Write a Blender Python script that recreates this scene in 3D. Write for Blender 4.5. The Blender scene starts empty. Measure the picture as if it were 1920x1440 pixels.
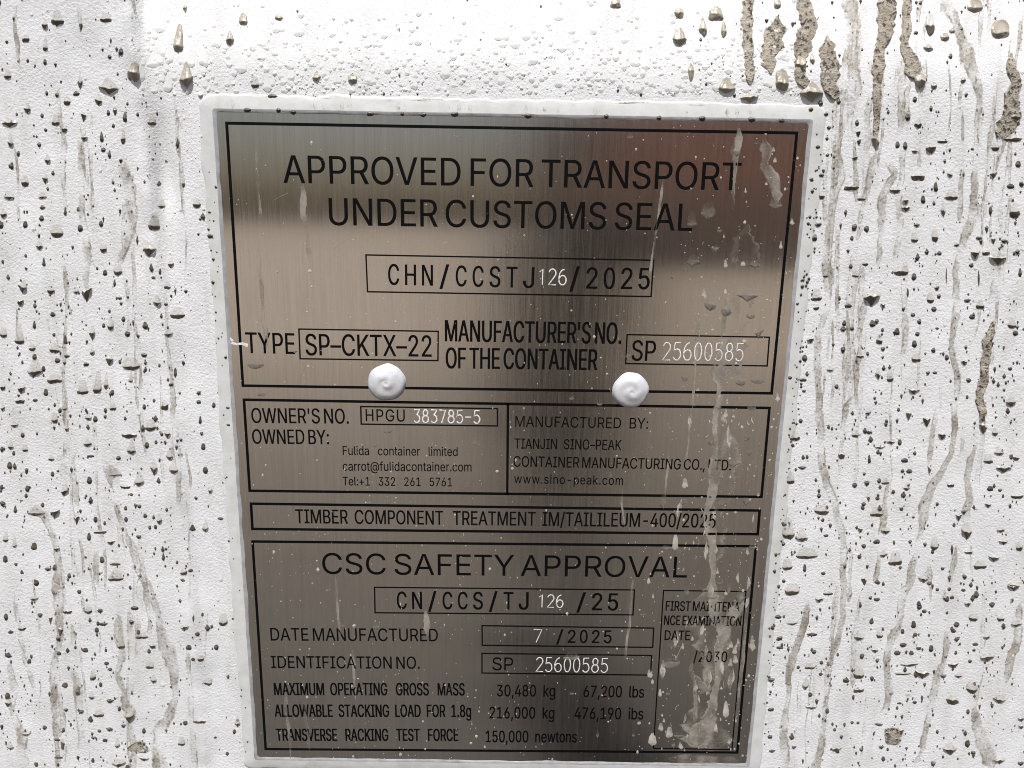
import bpy, bmesh, math, random
from mathutils import Vector, Matrix, noise
from mathutils.geometry import delaunay_2d_cdt

C = bpy.context.scene
COL = C.collection
R = math.radians
random.seed(7)
ZC = 1.30                                   # height of the plate's centre above the yard

# ------------------------------------------------------------------ camera, sky, sun, exposure
CAMPOS = Vector((-0.000257, -0.262104, ZC + 0.089973))
CAMROT = Matrix(((0.99985108, -0.01643693, -0.00525731),
                 (-0.0016103, 0.21445133, -0.97673335),
                 (0.01718194, 0.97659636, 0.21439293)))
cd = bpy.data.cameras.new('camera')
cam = bpy.data.objects.new('camera', cd)
COL.objects.link(cam)
cam.matrix_world = Matrix.Translation(CAMPOS) @ CAMROT.to_4x4()
cd.sensor_width = 36.0
cd.lens = 1400.0 / 1920.0 * 36.0
cd.clip_start = 0.01
cd.clip_end = 500
C.camera = cam

SUN_EL, SUN_AZ = R(66), R(9)                # azimuth away from the wall's normal, towards the left
w = bpy.data.worlds.new('World')
C.world = w
w.use_nodes = True
nt = w.node_tree
for n in list(nt.nodes):
    nt.nodes.remove(n)
sky = nt.nodes.new('ShaderNodeTexSky')
sky.sky_type = 'NISHITA'
sky.sun_disc = False
sky.sun_elevation = SUN_EL
sky.sun_rotation = math.pi + SUN_AZ
sky.air_density = 1.0
sky.dust_density = 4.0
sky.ozone_density = 0.6
bg = nt.nodes.new('ShaderNodeBackground')
bg.inputs['Strength'].default_value = 0.07
wo = nt.nodes.new('ShaderNodeOutputWorld')
nt.links.new(sky.outputs[0], bg.inputs[0])
nt.links.new(bg.outputs[0], wo.inputs[0])
sl = bpy.data.lights.new('sun', 'SUN')
sl.energy = 4.6
sl.angle = R(0.6)
sl.color = (1.0, 0.99, 0.98)
so = bpy.data.objects.new('sun', sl)
COL.objects.link(so)
sd = Vector((-math.sin(SUN_AZ) * math.cos(SUN_EL), -math.cos(SUN_AZ) * math.cos(SUN_EL), math.sin(SUN_EL)))
so.rotation_euler = sd.to_track_quat('Z', 'Y').to_euler()
so.location = (0, -3, 6)
C.view_settings.view_transform = 'Standard'
C.view_settings.look = 'None'
C.view_settings.exposure = 0.24
C.view_settings.gamma = 1.0
C.render.engine = 'CYCLES'
C.cycles.filter_width = 1.0
C.cycles.max_bounces = 6
C.cycles.transparent_max_bounces = 12
C.cycles.caustics_reflective = False
C.cycles.caustics_refractive = False


# ------------------------------------------------------------------ helpers
def tag(o, label=None, cat=None, group=None, kind=None):
    if label: o['label'] = label
    if cat: o['category'] = cat
    if group: o['group'] = group
    if kind: o['kind'] = kind
    return o


def empty(name, loc):
    o = bpy.data.objects.new(name, None)
    COL.objects.link(o)
    o.location = loc
    o.empty_display_size = 0.01
    return o


def mesh_obj(name, verts, faces, mat, parent=None, smooth=True, attr=None, origin=None):
    """One mesh object from world-space vertices; origin moves its pivot."""
    og = Vector(origin) if origin is not None else Vector((0, 0, 0))
    me = bpy.data.meshes.new(name)
    me.from_pydata([tuple(Vector(v) - og) for v in verts], [], faces)
    if smooth:
        me.polygons.foreach_set('use_smooth', [True] * len(me.polygons))
    for k, vals in (attr or {}).items():
        a = me.attributes.new(k, 'FLOAT', 'POINT')
        a.data.foreach_set('value', vals)
    me.materials.append(mat)
    me.update()
    o = bpy.data.objects.new(name, me)
    COL.objects.link(o)
    o.location = og
    if parent is not None:
        o.parent = parent
        o.location = og - parent.location
    return o


def sm(a, b, x):
    t = min(1.0, max(0.0, (x - a) / (b - a)))
    return t * t * (3 - 2 * t)


def lerp(a, b, t):
    return a + (b - a) * t


# ------------------------------------------------------------------ the wall's relief (x, z relative to the plate's centre; y > 0 lies behind the plate)
PW, PH = 0.200, 0.249
HX, HZ = PW / 2, PH / 2
WALL_Y = 0.0004


def seam_x(z):
    return -0.1245 + 0.004 * sm(0.16, -0.12, z)


def wall_y(x, z):
    """Depth of the painted steel: flat, with a top part leaning back, an old weld seam down the left, a soft dimple."""
    y = WALL_Y
    lean = 0.15 * (math.sqrt((z - 0.139) ** 2 + 0.005 ** 2) + (z - 0.139)) / 2
    lean = lean * 1.55
    right = sm(seam_x(z) - 0.0012, seam_x(z) + 0.0022, x)
    y += lean * right
    d = (x - seam_x(z)) / 0.0022                # seam ridge, uneven along its length
    amp = 0.00095 + 0.00070 * noise.noise((3.1, z * 45, 0.7)) + 0.00035 * noise.noise((9.1, z * 160, 0.2))
    y -= max(0.0, amp) * math.exp(-d * d)
    d2 = (x - seam_x(z) - 0.0052) / 0.0030
    y += 0.00090 * math.exp(-d2 * d2) * (0.6 + 0.4 * noise.noise((1.3, z * 60, 4.4)))
    dd = ((x + 0.1185) / 0.0035) ** 2 + ((z - 0.104) / 0.020) ** 2
    y += 0.0026 * math.exp(-dd)
    k = sm(0.002, 0.016, max(abs(x) - HX, abs(z) - HZ))
    y += k * (0.00016 * noise.noise((x * 90, z * 90, 2.0)) + 0.0006 * noise.noise((x * 14, z * 14, 5.0)) + 0.0007 * math.exp(-((x - seam_x(z)) / 0.02) ** 2) * noise.noise((x * 70, z * 40, 15.0)))
    return y


SEAL_W = 0.0047


SEAL = ((1.04, None), (0.97, -0.00032), (0.86, -0.00022), (0.6, -0.00004), (0.3, 0.00012), (0.0, 0.00022))


def seal_prof(d):
    """Outward height of the sealant at distance d outside the plate's edge."""
    t = d / SEAL_W
    if t > 0.97:
        return None
    for (t1, h1), (t0, h0) in zip(SEAL[1:], SEAL[2:]):
        if t >= t0:
            return lerp(h0, h1, (t - t0) / (t1 - t0))
    return SEAL[-1][1]


def surf_y(x, z):
    """Front-most surface at (x, z): plate, sealant or wall."""
    d = max(abs(x) - HX, abs(z) - HZ)
    if d < -0.0014:
        return 0.0
    if d < 0:
        return -0.00022 * (d + 0.0014) / 0.0014
    p = seal_prof(d)
    wy = wall_y(x, z)
    return wy if p is None else min(wy, -p)


F, CX, CY = 1400.0, 960.0, 720.0


def at(px, py, fn=surf_y):
    """A point of the photograph, followed to the surface it lies on: (x, z) on the wall."""
    d = CAMROT @ Vector(((px - CX) / F, -(py - CY) / F, -1.0))
    y = 0.0
    for _ in range(6):
        t = (y - CAMPOS.y) / d.y
        p = CAMPOS + d * t
        y = fn(p.x, p.z - ZC)
    return p.x, p.z - ZC


def flat(px, py):
    return at(px, py, lambda x, z: 0.0)


# ------------------------------------------------------------------ materials
def mat(name):
    m = bpy.data.materials.new(name)
    m.use_nodes = True
    t = m.node_tree
    b = t.nodes['Principled BSDF']
    return m, t, b


def node(t, kind, **kw):
    n = t.nodes.new(kind)
    for k, v in kw.items():
        if k.startswith('in_'):
            key = k[3:]
            n.inputs[int(key) if key.isdigit() else key].default_value = v
        else:
            setattr(n, k, v)
    return n


def coords(t, scale=(1, 1, 1)):
    g = node(t, 'ShaderNodeNewGeometry')
    m = node(t, 'ShaderNodeMapping')
    m.inputs['Scale'].default_value = scale
    t.links.new(g.outputs['Position'], m.inputs['Vector'])
    return m.outputs[0]


def tex(t, vec, scale, detail=3, rough=0.55, kind='ShaderNodeTexNoise', **kw):
    n = node(t, kind, **kw)
    t.links.new(vec, n.inputs['Vector'])
    n.inputs['Scale'].default_value = scale
    if 'Detail' in n.inputs and kind == 'ShaderNodeTexNoise':
        n.inputs['Detail'].default_value = detail
        n.inputs['Roughness'].default_value = rough
    return n.outputs[0]


def ramp(t, fac, stops):
    r = node(t, 'ShaderNodeValToRGB')
    while len(r.color_ramp.elements) < len(stops):
        r.color_ramp.elements.new(0.5)
    for e, (p, c) in zip(r.color_ramp.elements, stops):
        e.position = p
        e.color = (c, c, c, 1) if isinstance(c, (int, float)) else (*c, 1)
    t.links.new(fac, r.inputs[0])
    return r.outputs[0]


def mixc(t, fac, a, b):
    n = node(t, 'ShaderNodeMix', data_type='RGBA')
    for sock, v in ((0, fac), (6, a), (7, b)):
        if hasattr(v, 'node'):
            t.links.new(v, n.inputs[sock])
        else:
            n.inputs[sock].default_value = v if sock == 0 else (*v, 1)
    return n.outputs[2]


def math_n(t, op, a, b=None, clamp=False):
    n = node(t, 'ShaderNodeMath', operation=op, use_clamp=clamp)
    for i, v in enumerate((a, b)):
        if v is None: continue
        if hasattr(v, 'node'):
            t.links.new(v, n.inputs[i])
        else:
            n.inputs[i].default_value = v
    return n.outputs[0]


def bump(t, b, h, strength, dist):
    n = node(t, 'ShaderNodeBump', in_Strength=strength, in_Distance=dist)
    t.links.new(h, n.inputs['Height'])
    t.links.new(n.outputs[0], b.inputs['Normal'])
    return n


# white orange-peel paint with faint dirt film
PAINT, t, b = mat('white_paint')
v = coords(t)
n1 = tex(t, v, 1250, 2, 0.55)
n2 = tex(t, v, 2600, 2, 0.5)
n3 = tex(t, v, 330, 2, 0.5)
hsum = math_n(t, 'ADD', math_n(t, 'ADD', n1, math_n(t, 'MULTIPLY', n2, 0.35)), math_n(t, 'MULTIPLY', n3, 0.35))
bump(t, b, hsum, 0.55, 0.00034)
vs = coords(t, (1, 1, 0.16))
st = ramp(t, tex(t, vs, 120, 5, 0.65), [(0.48, 0.0), (0.78, 0.42)])
sp = ramp(t, tex(t, v, 1500, 2, 0.6), [(0.66, 0.0), (0.74, 0.5)])
grime = math_n(t, 'ADD', st, sp, clamp=True)
tone = mixc(t, ramp(t, tex(t, v, 70, 5, 0.6), [(0.35, 0.0), (0.65, 1.0)]), (0.805, 0.812, 0.820), (0.725, 0.728, 0.728))
fleck = ramp(t, tex(t, v, 3200, 2, 0.6), [(0.64, 0.0), (0.70, 0.55)])
grime = math_n(t, 'ADD', grime, math_n(t, 'MULTIPLY', fleck, ramp(t, tex(t, vs, 45, 3), [(0.42, 0.15), (0.6, 1.0)])), clamp=True)
c = mixc(t, grime, tone, (0.46, 0.43, 0.38))
t.links.new(c, b.inputs['Base Color'])
b.inputs['Roughness'].default_value = 0.42

# sealant, off-white
SEALANT, t, b = mat('white_sealant')
v = coords(t)
c = mixc(t, ramp(t, tex(t, v, 160, 5, 0.65), [(0.42, 0.0), (0.72, 0.75)]), (0.665, 0.672, 0.66), (0.54, 0.525, 0.48))
c = mixc(t, ramp(t, tex(t, v, 1300, 2), [(0.70, 0.0), (0.76, 0.5)]), c, (0.3, 0.27, 0.23))
t.links.new(c, b.inputs['Base Color'])
b.inputs['Roughness'].default_value = 0.38
bump(t, b, tex(t, v, 420, 3), 0.25, 0.0002)

LIP, t, b = mat('grey_sealant_lip')
v = coords(t)
c = mixc(t, ramp(t, tex(t, v, 240, 4), [(0.40, 0.0), (0.68, 1.0)]), (0.40, 0.41, 0.43), (0.30, 0.29, 0.28))
t.links.new(c, b.inputs['Base Color'])
b.inputs['Roughness'].default_value = 0.30
bump(t, b, tex(t, v, 700, 3), 0.3, 0.0002)

# brushed stainless steel, brushed up and down
STEEL, t, b = mat('brushed_steel')
v = coords(t, (1, 1, 0.02))
br = tex(t, v, 3800, 3, 0.7)
br2 = tex(t, v, 900, 2, 0.6)
brs = math_n(t, 'ADD', math_n(t, 'MULTIPLY', br, 0.6), math_n(t, 'MULTIPLY', br2, 0.4))
base = mixc(t, ramp(t, brs, [(0.30, 0.0), (0.70, 1.0)]), (0.50, 0.465, 0.425), (0.72, 0.675, 0.62))
v0 = coords(t)
hz = ramp(t, tex(t, v0, 60, 5, 0.65), [(0.45, 0.0), (0.8, 0.25)])
base = mixc(t, hz, base, (0.50, 0.47, 0.43))
t.links.new(base, b.inputs['Base Color'])
b.inputs['Metallic'].default_value = 1.0
t.links.new(ramp(t, brs, [(0.3, 0.11), (0.7, 0.17)]), b.inputs['Roughness'])
b.inputs['Anisotropic'].default_value = 0.86
b.inputs['Anisotropic Rotation'].default_value = 0.0
tg = node(t, 'ShaderNodeTangent', direction_type='UV_MAP', uv_map='brush')
t.links.new(tg.outputs[0], b.inputs['Tangent'])
bump(t, b, br, 0.10, 0.00005)

# black enamel of the printing, lightly worn
INK, t, b = mat('black_enamel')
v = coords(t)
c = mixc(t, ramp(t, tex(t, v, 1800, 3, 0.7), [(0.66, 0.0), (0.76, 0.3)]), (0.0025, 0.0025, 0.003), (0.05, 0.047, 0.042))
t.links.new(c, b.inputs['Base Color'])
b.inputs['Roughness'].default_value = 0.45
b.inputs['Specular IOR Level'].default_value = 0.12

STAMP, t, b = mat('engraved_white')
v = coords(t)
c = mixc(t, ramp(t, tex(t, v, 2500, 2), [(0.42, 0.0), (0.6, 1.0)]), (0.62, 0.61, 0.59), (0.90, 0.90, 0.89))
t.links.new(c, b.inputs['Base Color'])
b.inputs['Roughness'].default_value = 0.35

RIVET, t, b = mat('aluminium_rivet')
v = coords(t)
c = mixc(t, tex(t, v, 420, 4, 0.6), (0.70, 0.72, 0.76), (0.93, 0.935, 0.94))
t.links.new(c, b.inputs['Base Color'])
b.inputs['Metallic'].default_value = 0.4
b.inputs['Roughness'].default_value = 0.36
bump(t, b, tex(t, v, 600, 3), 0.4, 0.0002)


def mud_mat(name, c_a, c_b, lo, hi, amin, amax, rough=0.42, bstr=0.7, grain=1.0, crust=0.0, deep=0.0, thin=None, bdist=0.00035, dark=(0.04, 0.03, 0.021)):
    """Mud film: see-through where it is thin (the 'film' attribute), opaque where it is thick."""
    m, t, b = mat(name)
    v = coords(t)
    nz = tex(t, v, 900 * grain, 4, 0.7)
    big = tex(t, v, 220 * grain, 4, 0.65)
    c = mixc(t, ramp(t, big, [(0.35, 0.0), (0.65, 1.0)]), c_a, c_b)
    at_ = node(t, 'ShaderNodeAttribute', attribute_name='film')
    if thin:                                       # pale drop body, brown underside: underside shade put into the mud's colour
        c = mixc(t, ramp(t, at_.outputs['Fac'], [(0.50, 0.0), (0.72, 1.0)]), thin, c)
    c = mixc(t, math_n(t, 'MULTIPLY', ramp(t, math_n(t, 'MULTIPLY', at_.outputs['Fac'], 0.5), [(0.50, 0.0), (0.78, 1.0)]), deep), c, (0.20, 0.155, 0.11))
    if crust:
        c = mixc(t, math_n(t, 'MULTIPLY', ramp(t, nz, [(0.53, 0.0), (0.60, 1.0)]), crust), c, dark)
    t.links.new(c, b.inputs['Base Color'])
    b.inputs['Roughness'].default_value = rough
    bump(t, b, nz, bstr, bdist)
    a = math_n(t, 'ADD', at_.outputs['Fac'], math_n(t, 'MULTIPLY', math_n(t, 'SUBTRACT', nz, 0.5), 0.55 + crust))
    mr = node(t, 'ShaderNodeMapRange', in_1=lo, in_2=hi, in_3=amin, in_4=amax)
    mr.interpolation_type = 'SMOOTHSTEP'
    t.links.new(a, mr.inputs[0])
    tr = node(t, 'ShaderNodeBsdfTransparent')
    mx = node(t, 'ShaderNodeMixShader')
    t.links.new(mr.outputs[0], mx.inputs[0])
    t.links.new(tr.outputs[0], mx.inputs[1])
    t.links.new(b.outputs[0], mx.inputs[2])
    t.links.new(mx.outputs[0], t.nodes['Material Output'].inputs[0])
    return m


MUD = mud_mat('wet_mud', (0.135, 0.113, 0.09), (0.20, 0.172, 0.138), 0.03, 0.80, 0.0, 1.0, rough=0.2, bstr=0.12, thin=(0.50, 0.465, 0.405))
MUDT = mud_mat('thick_mud', (0.29, 0.255, 0.205), (0.43, 0.39, 0.32), 0.02, 0.35, 0.0, 1.0, rough=0.32, bstr=0.45)
FLECK = mud_mat('dark_mud_flecks', (0.055, 0.047, 0.038), (0.12, 0.102, 0.08), 0.0, 0.3, 0.0, 1.0)
RUN = mud_mat('pale_mud_run', (0.46, 0.42, 0.355), (0.60, 0.565, 0.50), 0.22, 1.30, 0.0, 0.74, rough=0.65, bstr=0.9, crust=0.75, deep=0.9, grain=1.15, dark=(0.15, 0.115, 0.08))
CRUST = mud_mat('brown_mud_run', (0.30, 0.255, 0.195), (0.47, 0.43, 0.355), 0.14, 0.55, 0.0, 1.0, rough=0.7, bstr=1.0, crust=0.95, deep=0.5, grain=0.75, bdist=0.0008)
PLATEMUD = mud_mat('mud_on_steel', (0.27, 0.24, 0.20), (0.42, 0.38, 0.325), 0.15, 1.25, 0.0, 0.82, rough=0.5, bstr=0.5)

STAMPW, t, b = mat('engraved_dull')
b.inputs['Base Color'].default_value = (0.27, 0.25, 0.225, 1)
b.inputs['Roughness'].default_value = 0.5
# ------------------------------------------------------------------ ground and the painted wall
GROUND, t, b = mat('yard_ground')
v = coords(t)
sep = node(t, 'ShaderNodeSeparateXYZ')
t.links.new(v, sep.inputs[0])
yard_y = math_n(t, 'ADD', sep.outputs[1], math_n(t, 'MULTIPLY', tex(t, v, 0.5, 3), 1.6))
far_fac = node(t, 'ShaderNodeMapRange', in_1=-0.6, in_2=-7.5, in_3=0.0, in_4=1.0)          # invented tone: darker near the container, to darken the plate's lower reflection
t.links.new(yard_y, far_fac.inputs[0])
c = mixc(t, ramp(t, tex(t, v, 2.2, 6, 0.65), [(0.3, 0.0), (0.7, 1.0)]), (0.80, 0.80, 0.80), (1.2, 1.2, 1.2))
tone = mixc(t, far_fac.outputs[0], (0.023, 0.0185, 0.0135), (0.235, 0.194, 0.148))
mul = node(t, 'ShaderNodeMix', data_type='RGBA', blend_type='MULTIPLY')
mul.inputs[0].default_value = 1.0
t.links.new(tone, mul.inputs[6])
t.links.new(c, mul.inputs[7])
c = mul.outputs[2]
t.links.new(c, b.inputs['Base Color'])
b.inputs['Roughness'].default_value = 0.6
bump(t, b, tex(t, v, 30, 5), 0.4, 0.01)
g = mesh_obj('ground', [(-150, -150, 0), (150, -150, 0), (150, 150, 0), (-150, 150, 0)], [(0, 1, 2, 3)], GROUND, smooth=False)
tag(g, 'unseen brown grey yard ground below the container wall, added for plate reflections', kind='structure')


def axis(lo, hi, fine_lo, fine_hi, step):
    out = [fine_lo + step * i for i in range(int((fine_hi - fine_lo) / step) + 1)]
    s, a = step, out[0]
    while a > lo:
        s *= 1.6
        a -= s
        out.insert(0, max(a, lo))
    s, a = step, out[-1]
    while a < hi:
        s *= 1.6
        a += s
        out.append(min(a, hi))
    return out


def wall_far(x, z):
    zz = min(z, 0.30)
    return wall_y(x, zz)


xs = axis(-0.6, 0.6, -0.215, 0.215, 0.0014)
zs = axis(-1.15, 0.5, -0.19, 0.245, 0.0014)
verts = [(x, wall_far(x, z), z + ZC) for z in zs for x in xs]
nx = len(xs)
faces = [(j * nx + i, j * nx + i + 1, (j + 1) * nx + i + 1, (j + 1) * nx + i) for j in range(len(zs) - 1) for i in range(nx - 1)]
base = len(verts)                              # a folded-back rim gives the sheet its depth
rim = [i for i in range(nx)] + [j * nx + nx - 1 for j in range(1, len(zs))] + [(len(zs) - 1) * nx + i for i in range(nx - 2, -1, -1)] + [j * nx for j in range(len(zs) - 2, 0, -1)]
verts += [(verts[k][0], 0.09, verts[k][2]) for k in rim]
m = len(rim)
faces += [(rim[k], base + k, base + (k + 1) % m, rim[(k + 1) % m]) for k in range(m)]
wl = mesh_obj('container_wall', verts, faces, PAINT)
tag(wl, 'white painted steel container wall with an old weld seam and mud splashes', kind='structure')

# ------------------------------------------------------------------ sealant round the plate
def ring_pts(d, rad, per=110):
    """Closed outline at distance d outside the plate's edge, corners rounded by rad."""
    hx, hz = HX + d, HZ + d
    rad = max(rad, 0.0002)
    pts = []
    for cx_, cz_, a0 in ((hx - rad, hz - rad, 0), (-hx + rad, hz - rad, 90), (-hx + rad, -hz + rad, 180), (hx - rad, -hz + rad, 270)):
        for k in range(7):
            a = R(a0 + 15 * k)
            pts.append((cx_ + rad * math.cos(a), cz_ + rad * math.sin(a)))
    out = []
    for k in range(len(pts)):
        p, q = pts[k], pts[(k + 1) % len(pts)]
        n = per if k % 7 == 6 else 1
        for s in range(n):
            out.append((lerp(p[0], q[0], s / n), lerp(p[1], q[1], s / n)))
    return out


def ring_mesh(profile, name, material, parent, wob=0.0, wob_in=0.0):
    rows = []
    for i, (d, h, rad) in enumerate(profile):
        row = []
        for (x, z) in ring_pts(d, rad):
            wv = wob if i < len(profile) - 1 else wob_in
            k = 1 + 0 * i
            ox = wv * noise.noise((x * 110, z * 110, 1.0 + i * 0.15)) + 0.5 * wv * noise.noise((x * 380, z * 380, 1.0 + i * 0.15))
            oz = wv * noise.noise((x * 110, z * 110, 8.0 + i * 0.15)) + 0.5 * wv * noise.noise((x * 380, z * 380, 8.0 + i * 0.15))
            hh = h
            if h is None:
                hh = -wall_y(x, z) - 0.0002
            else:
                hh = h + 0.00005 * noise.noise((x * 110, z * 110, 3.0))
            row.append((x + ox, -hh, z + oz + ZC))
        rows.append(row)
    n = len(rows[0])
    vv = [p for r_ in rows for p in r_]
    ff = [(j * n + i, j * n + (i + 1) % n, (j + 1) * n + (i + 1) % n, (j + 1) * n + i) for j in range(len(rows) - 1) for i in range(n)]
    return mesh_obj(name, vv, ff, material, parent)


seal = empty('sealant_bead', (0, 0, ZC))
tag(seal, 'bead of white sealant framing the steel plate on the container wall', 'sealant')
RADS = (0.0045, 0.0043, 0.0041, 0.003, 0.002, 0.0009)
ring_mesh([(SEAL_W * t_, h_, r_) for (t_, h_), r_ in zip(SEAL, RADS)], 'outer_bead', SEALANT, seal, 0.0009, 0.0001)
lip = ring_mesh([(0.0, 0.00022, 0.0009), (-0.0002, 0.00022, 0.0009), (-0.0009, 0.00014, 0.0010), (-0.0014, -0.0001, 0.0012)], 'inner_lip', LIP, seal, 0.0001, 0.00045)
lip['label'] = 'translucent grey inner lip of the sealant'

# ------------------------------------------------------------------ the data plate
plate = empty('data_plate', (0, 0, ZC))
tag(plate, 'brushed steel approval plate with black lettering riveted to the white wall', 'data plate')
nxp, nzp = 2, 2
TH = 0.0012
vv = [(-HX, 0, ZC - HZ), (HX, 0, ZC - HZ), (HX, 0, ZC + HZ), (-HX, 0, ZC + HZ)]
vv += [(x, TH, z) for x, y, z in vv]
ff = [(0, 1, 2, 3), (7, 6, 5, 4), (0, 4, 5, 1), (1, 5, 6, 2), (2, 6, 7, 3), (3, 7, 4, 0)]
sheet = mesh_obj('sheet', vv, ff, STEEL, plate, smooth=False)
uv = sheet.data.uv_layers.new(name='brush')
for lp in sheet.data.loops:
    co = sheet.data.vertices[lp.vertex_index].co
    uv.data[lp.index].uv = (co.x * 4 + 0.5, co.z * 4 + 0.5)

INK_Y = -0.00006


def quad_line(bm, p, q, wd):
    """A printed line of width wd from p to q (x, z), ends squared."""
    d = Vector((q[0] - p[0], q[1] - p[1]))
    d.normalize()
    n = Vector((-d.y, d.x)) * wd / 2
    e = d * wd / 2
    cs = [(p[0] - e.x - n.x, p[1] - e.y - n.y), (q[0] + e.x - n.x, q[1] + e.y - n.y), (q[0] + e.x + n.x, q[1] + e.y + n.y), (p[0] - e.x + n.x, p[1] - e.y + n.y)]
    bm.faces.new([bm.verts.new((x, INK_Y, z + ZC)) for x, z in cs])


def frame_bm(bm, corners, wd):
    """Four bars meeting end to end (no overlap): corner points of the outline's outer edge in photo pixels TL TR BR BL."""
    o = [Vector(flat(*p)) for p in corners]
    c = sum(o, Vector((0, 0))) / 4
    # inner outline: move each side inwards by wd
    def inset(k):
        p, q, r_ = o[k - 1], o[k], o[(k + 1) % 4]
        d1, d2 = (q - p).normalized(), (r_ - q).normalized()
        n1, n2 = Vector((d1.y, -d1.x)), Vector((d2.y, -d2.x))
        if n1.dot(c - q) < 0: n1 = -n1
        if n2.dot(c - q) < 0: n2 = -n2
        return q + (n1 + n2) * (wd / (1 + n1.dot(n2)))
    i_ = [inset(k) for k in range(4)]
    ov = [bm.verts.new((p.x, INK_Y, p.y + ZC)) for p in o]
    iv = [bm.verts.new((p.x, INK_Y, p.y + ZC)) for p in i_]
    for k in range(4):
        bm.faces.new((ov[k], iv[k], iv[(k + 1) % 4], ov[(k + 1) % 4]))


def bm_obj(name, bm, material, parent):
    bmesh.ops.recalc_face_normals(bm, faces=bm.faces)
    for f_ in bm.faces:
        if f_.normal.y > 0: f_.normal_flip()
    me = bpy.data.meshes.new(name)
    bm.to_mesh(me)
    bm.free()
    me.transform(Matrix.Translation((0, 0, -ZC)))
    me.materials.append(material)
    o = bpy.data.objects.new(name, me)
    COL.objects.link(o)
    par = parent
    o.parent = par
    return o


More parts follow.
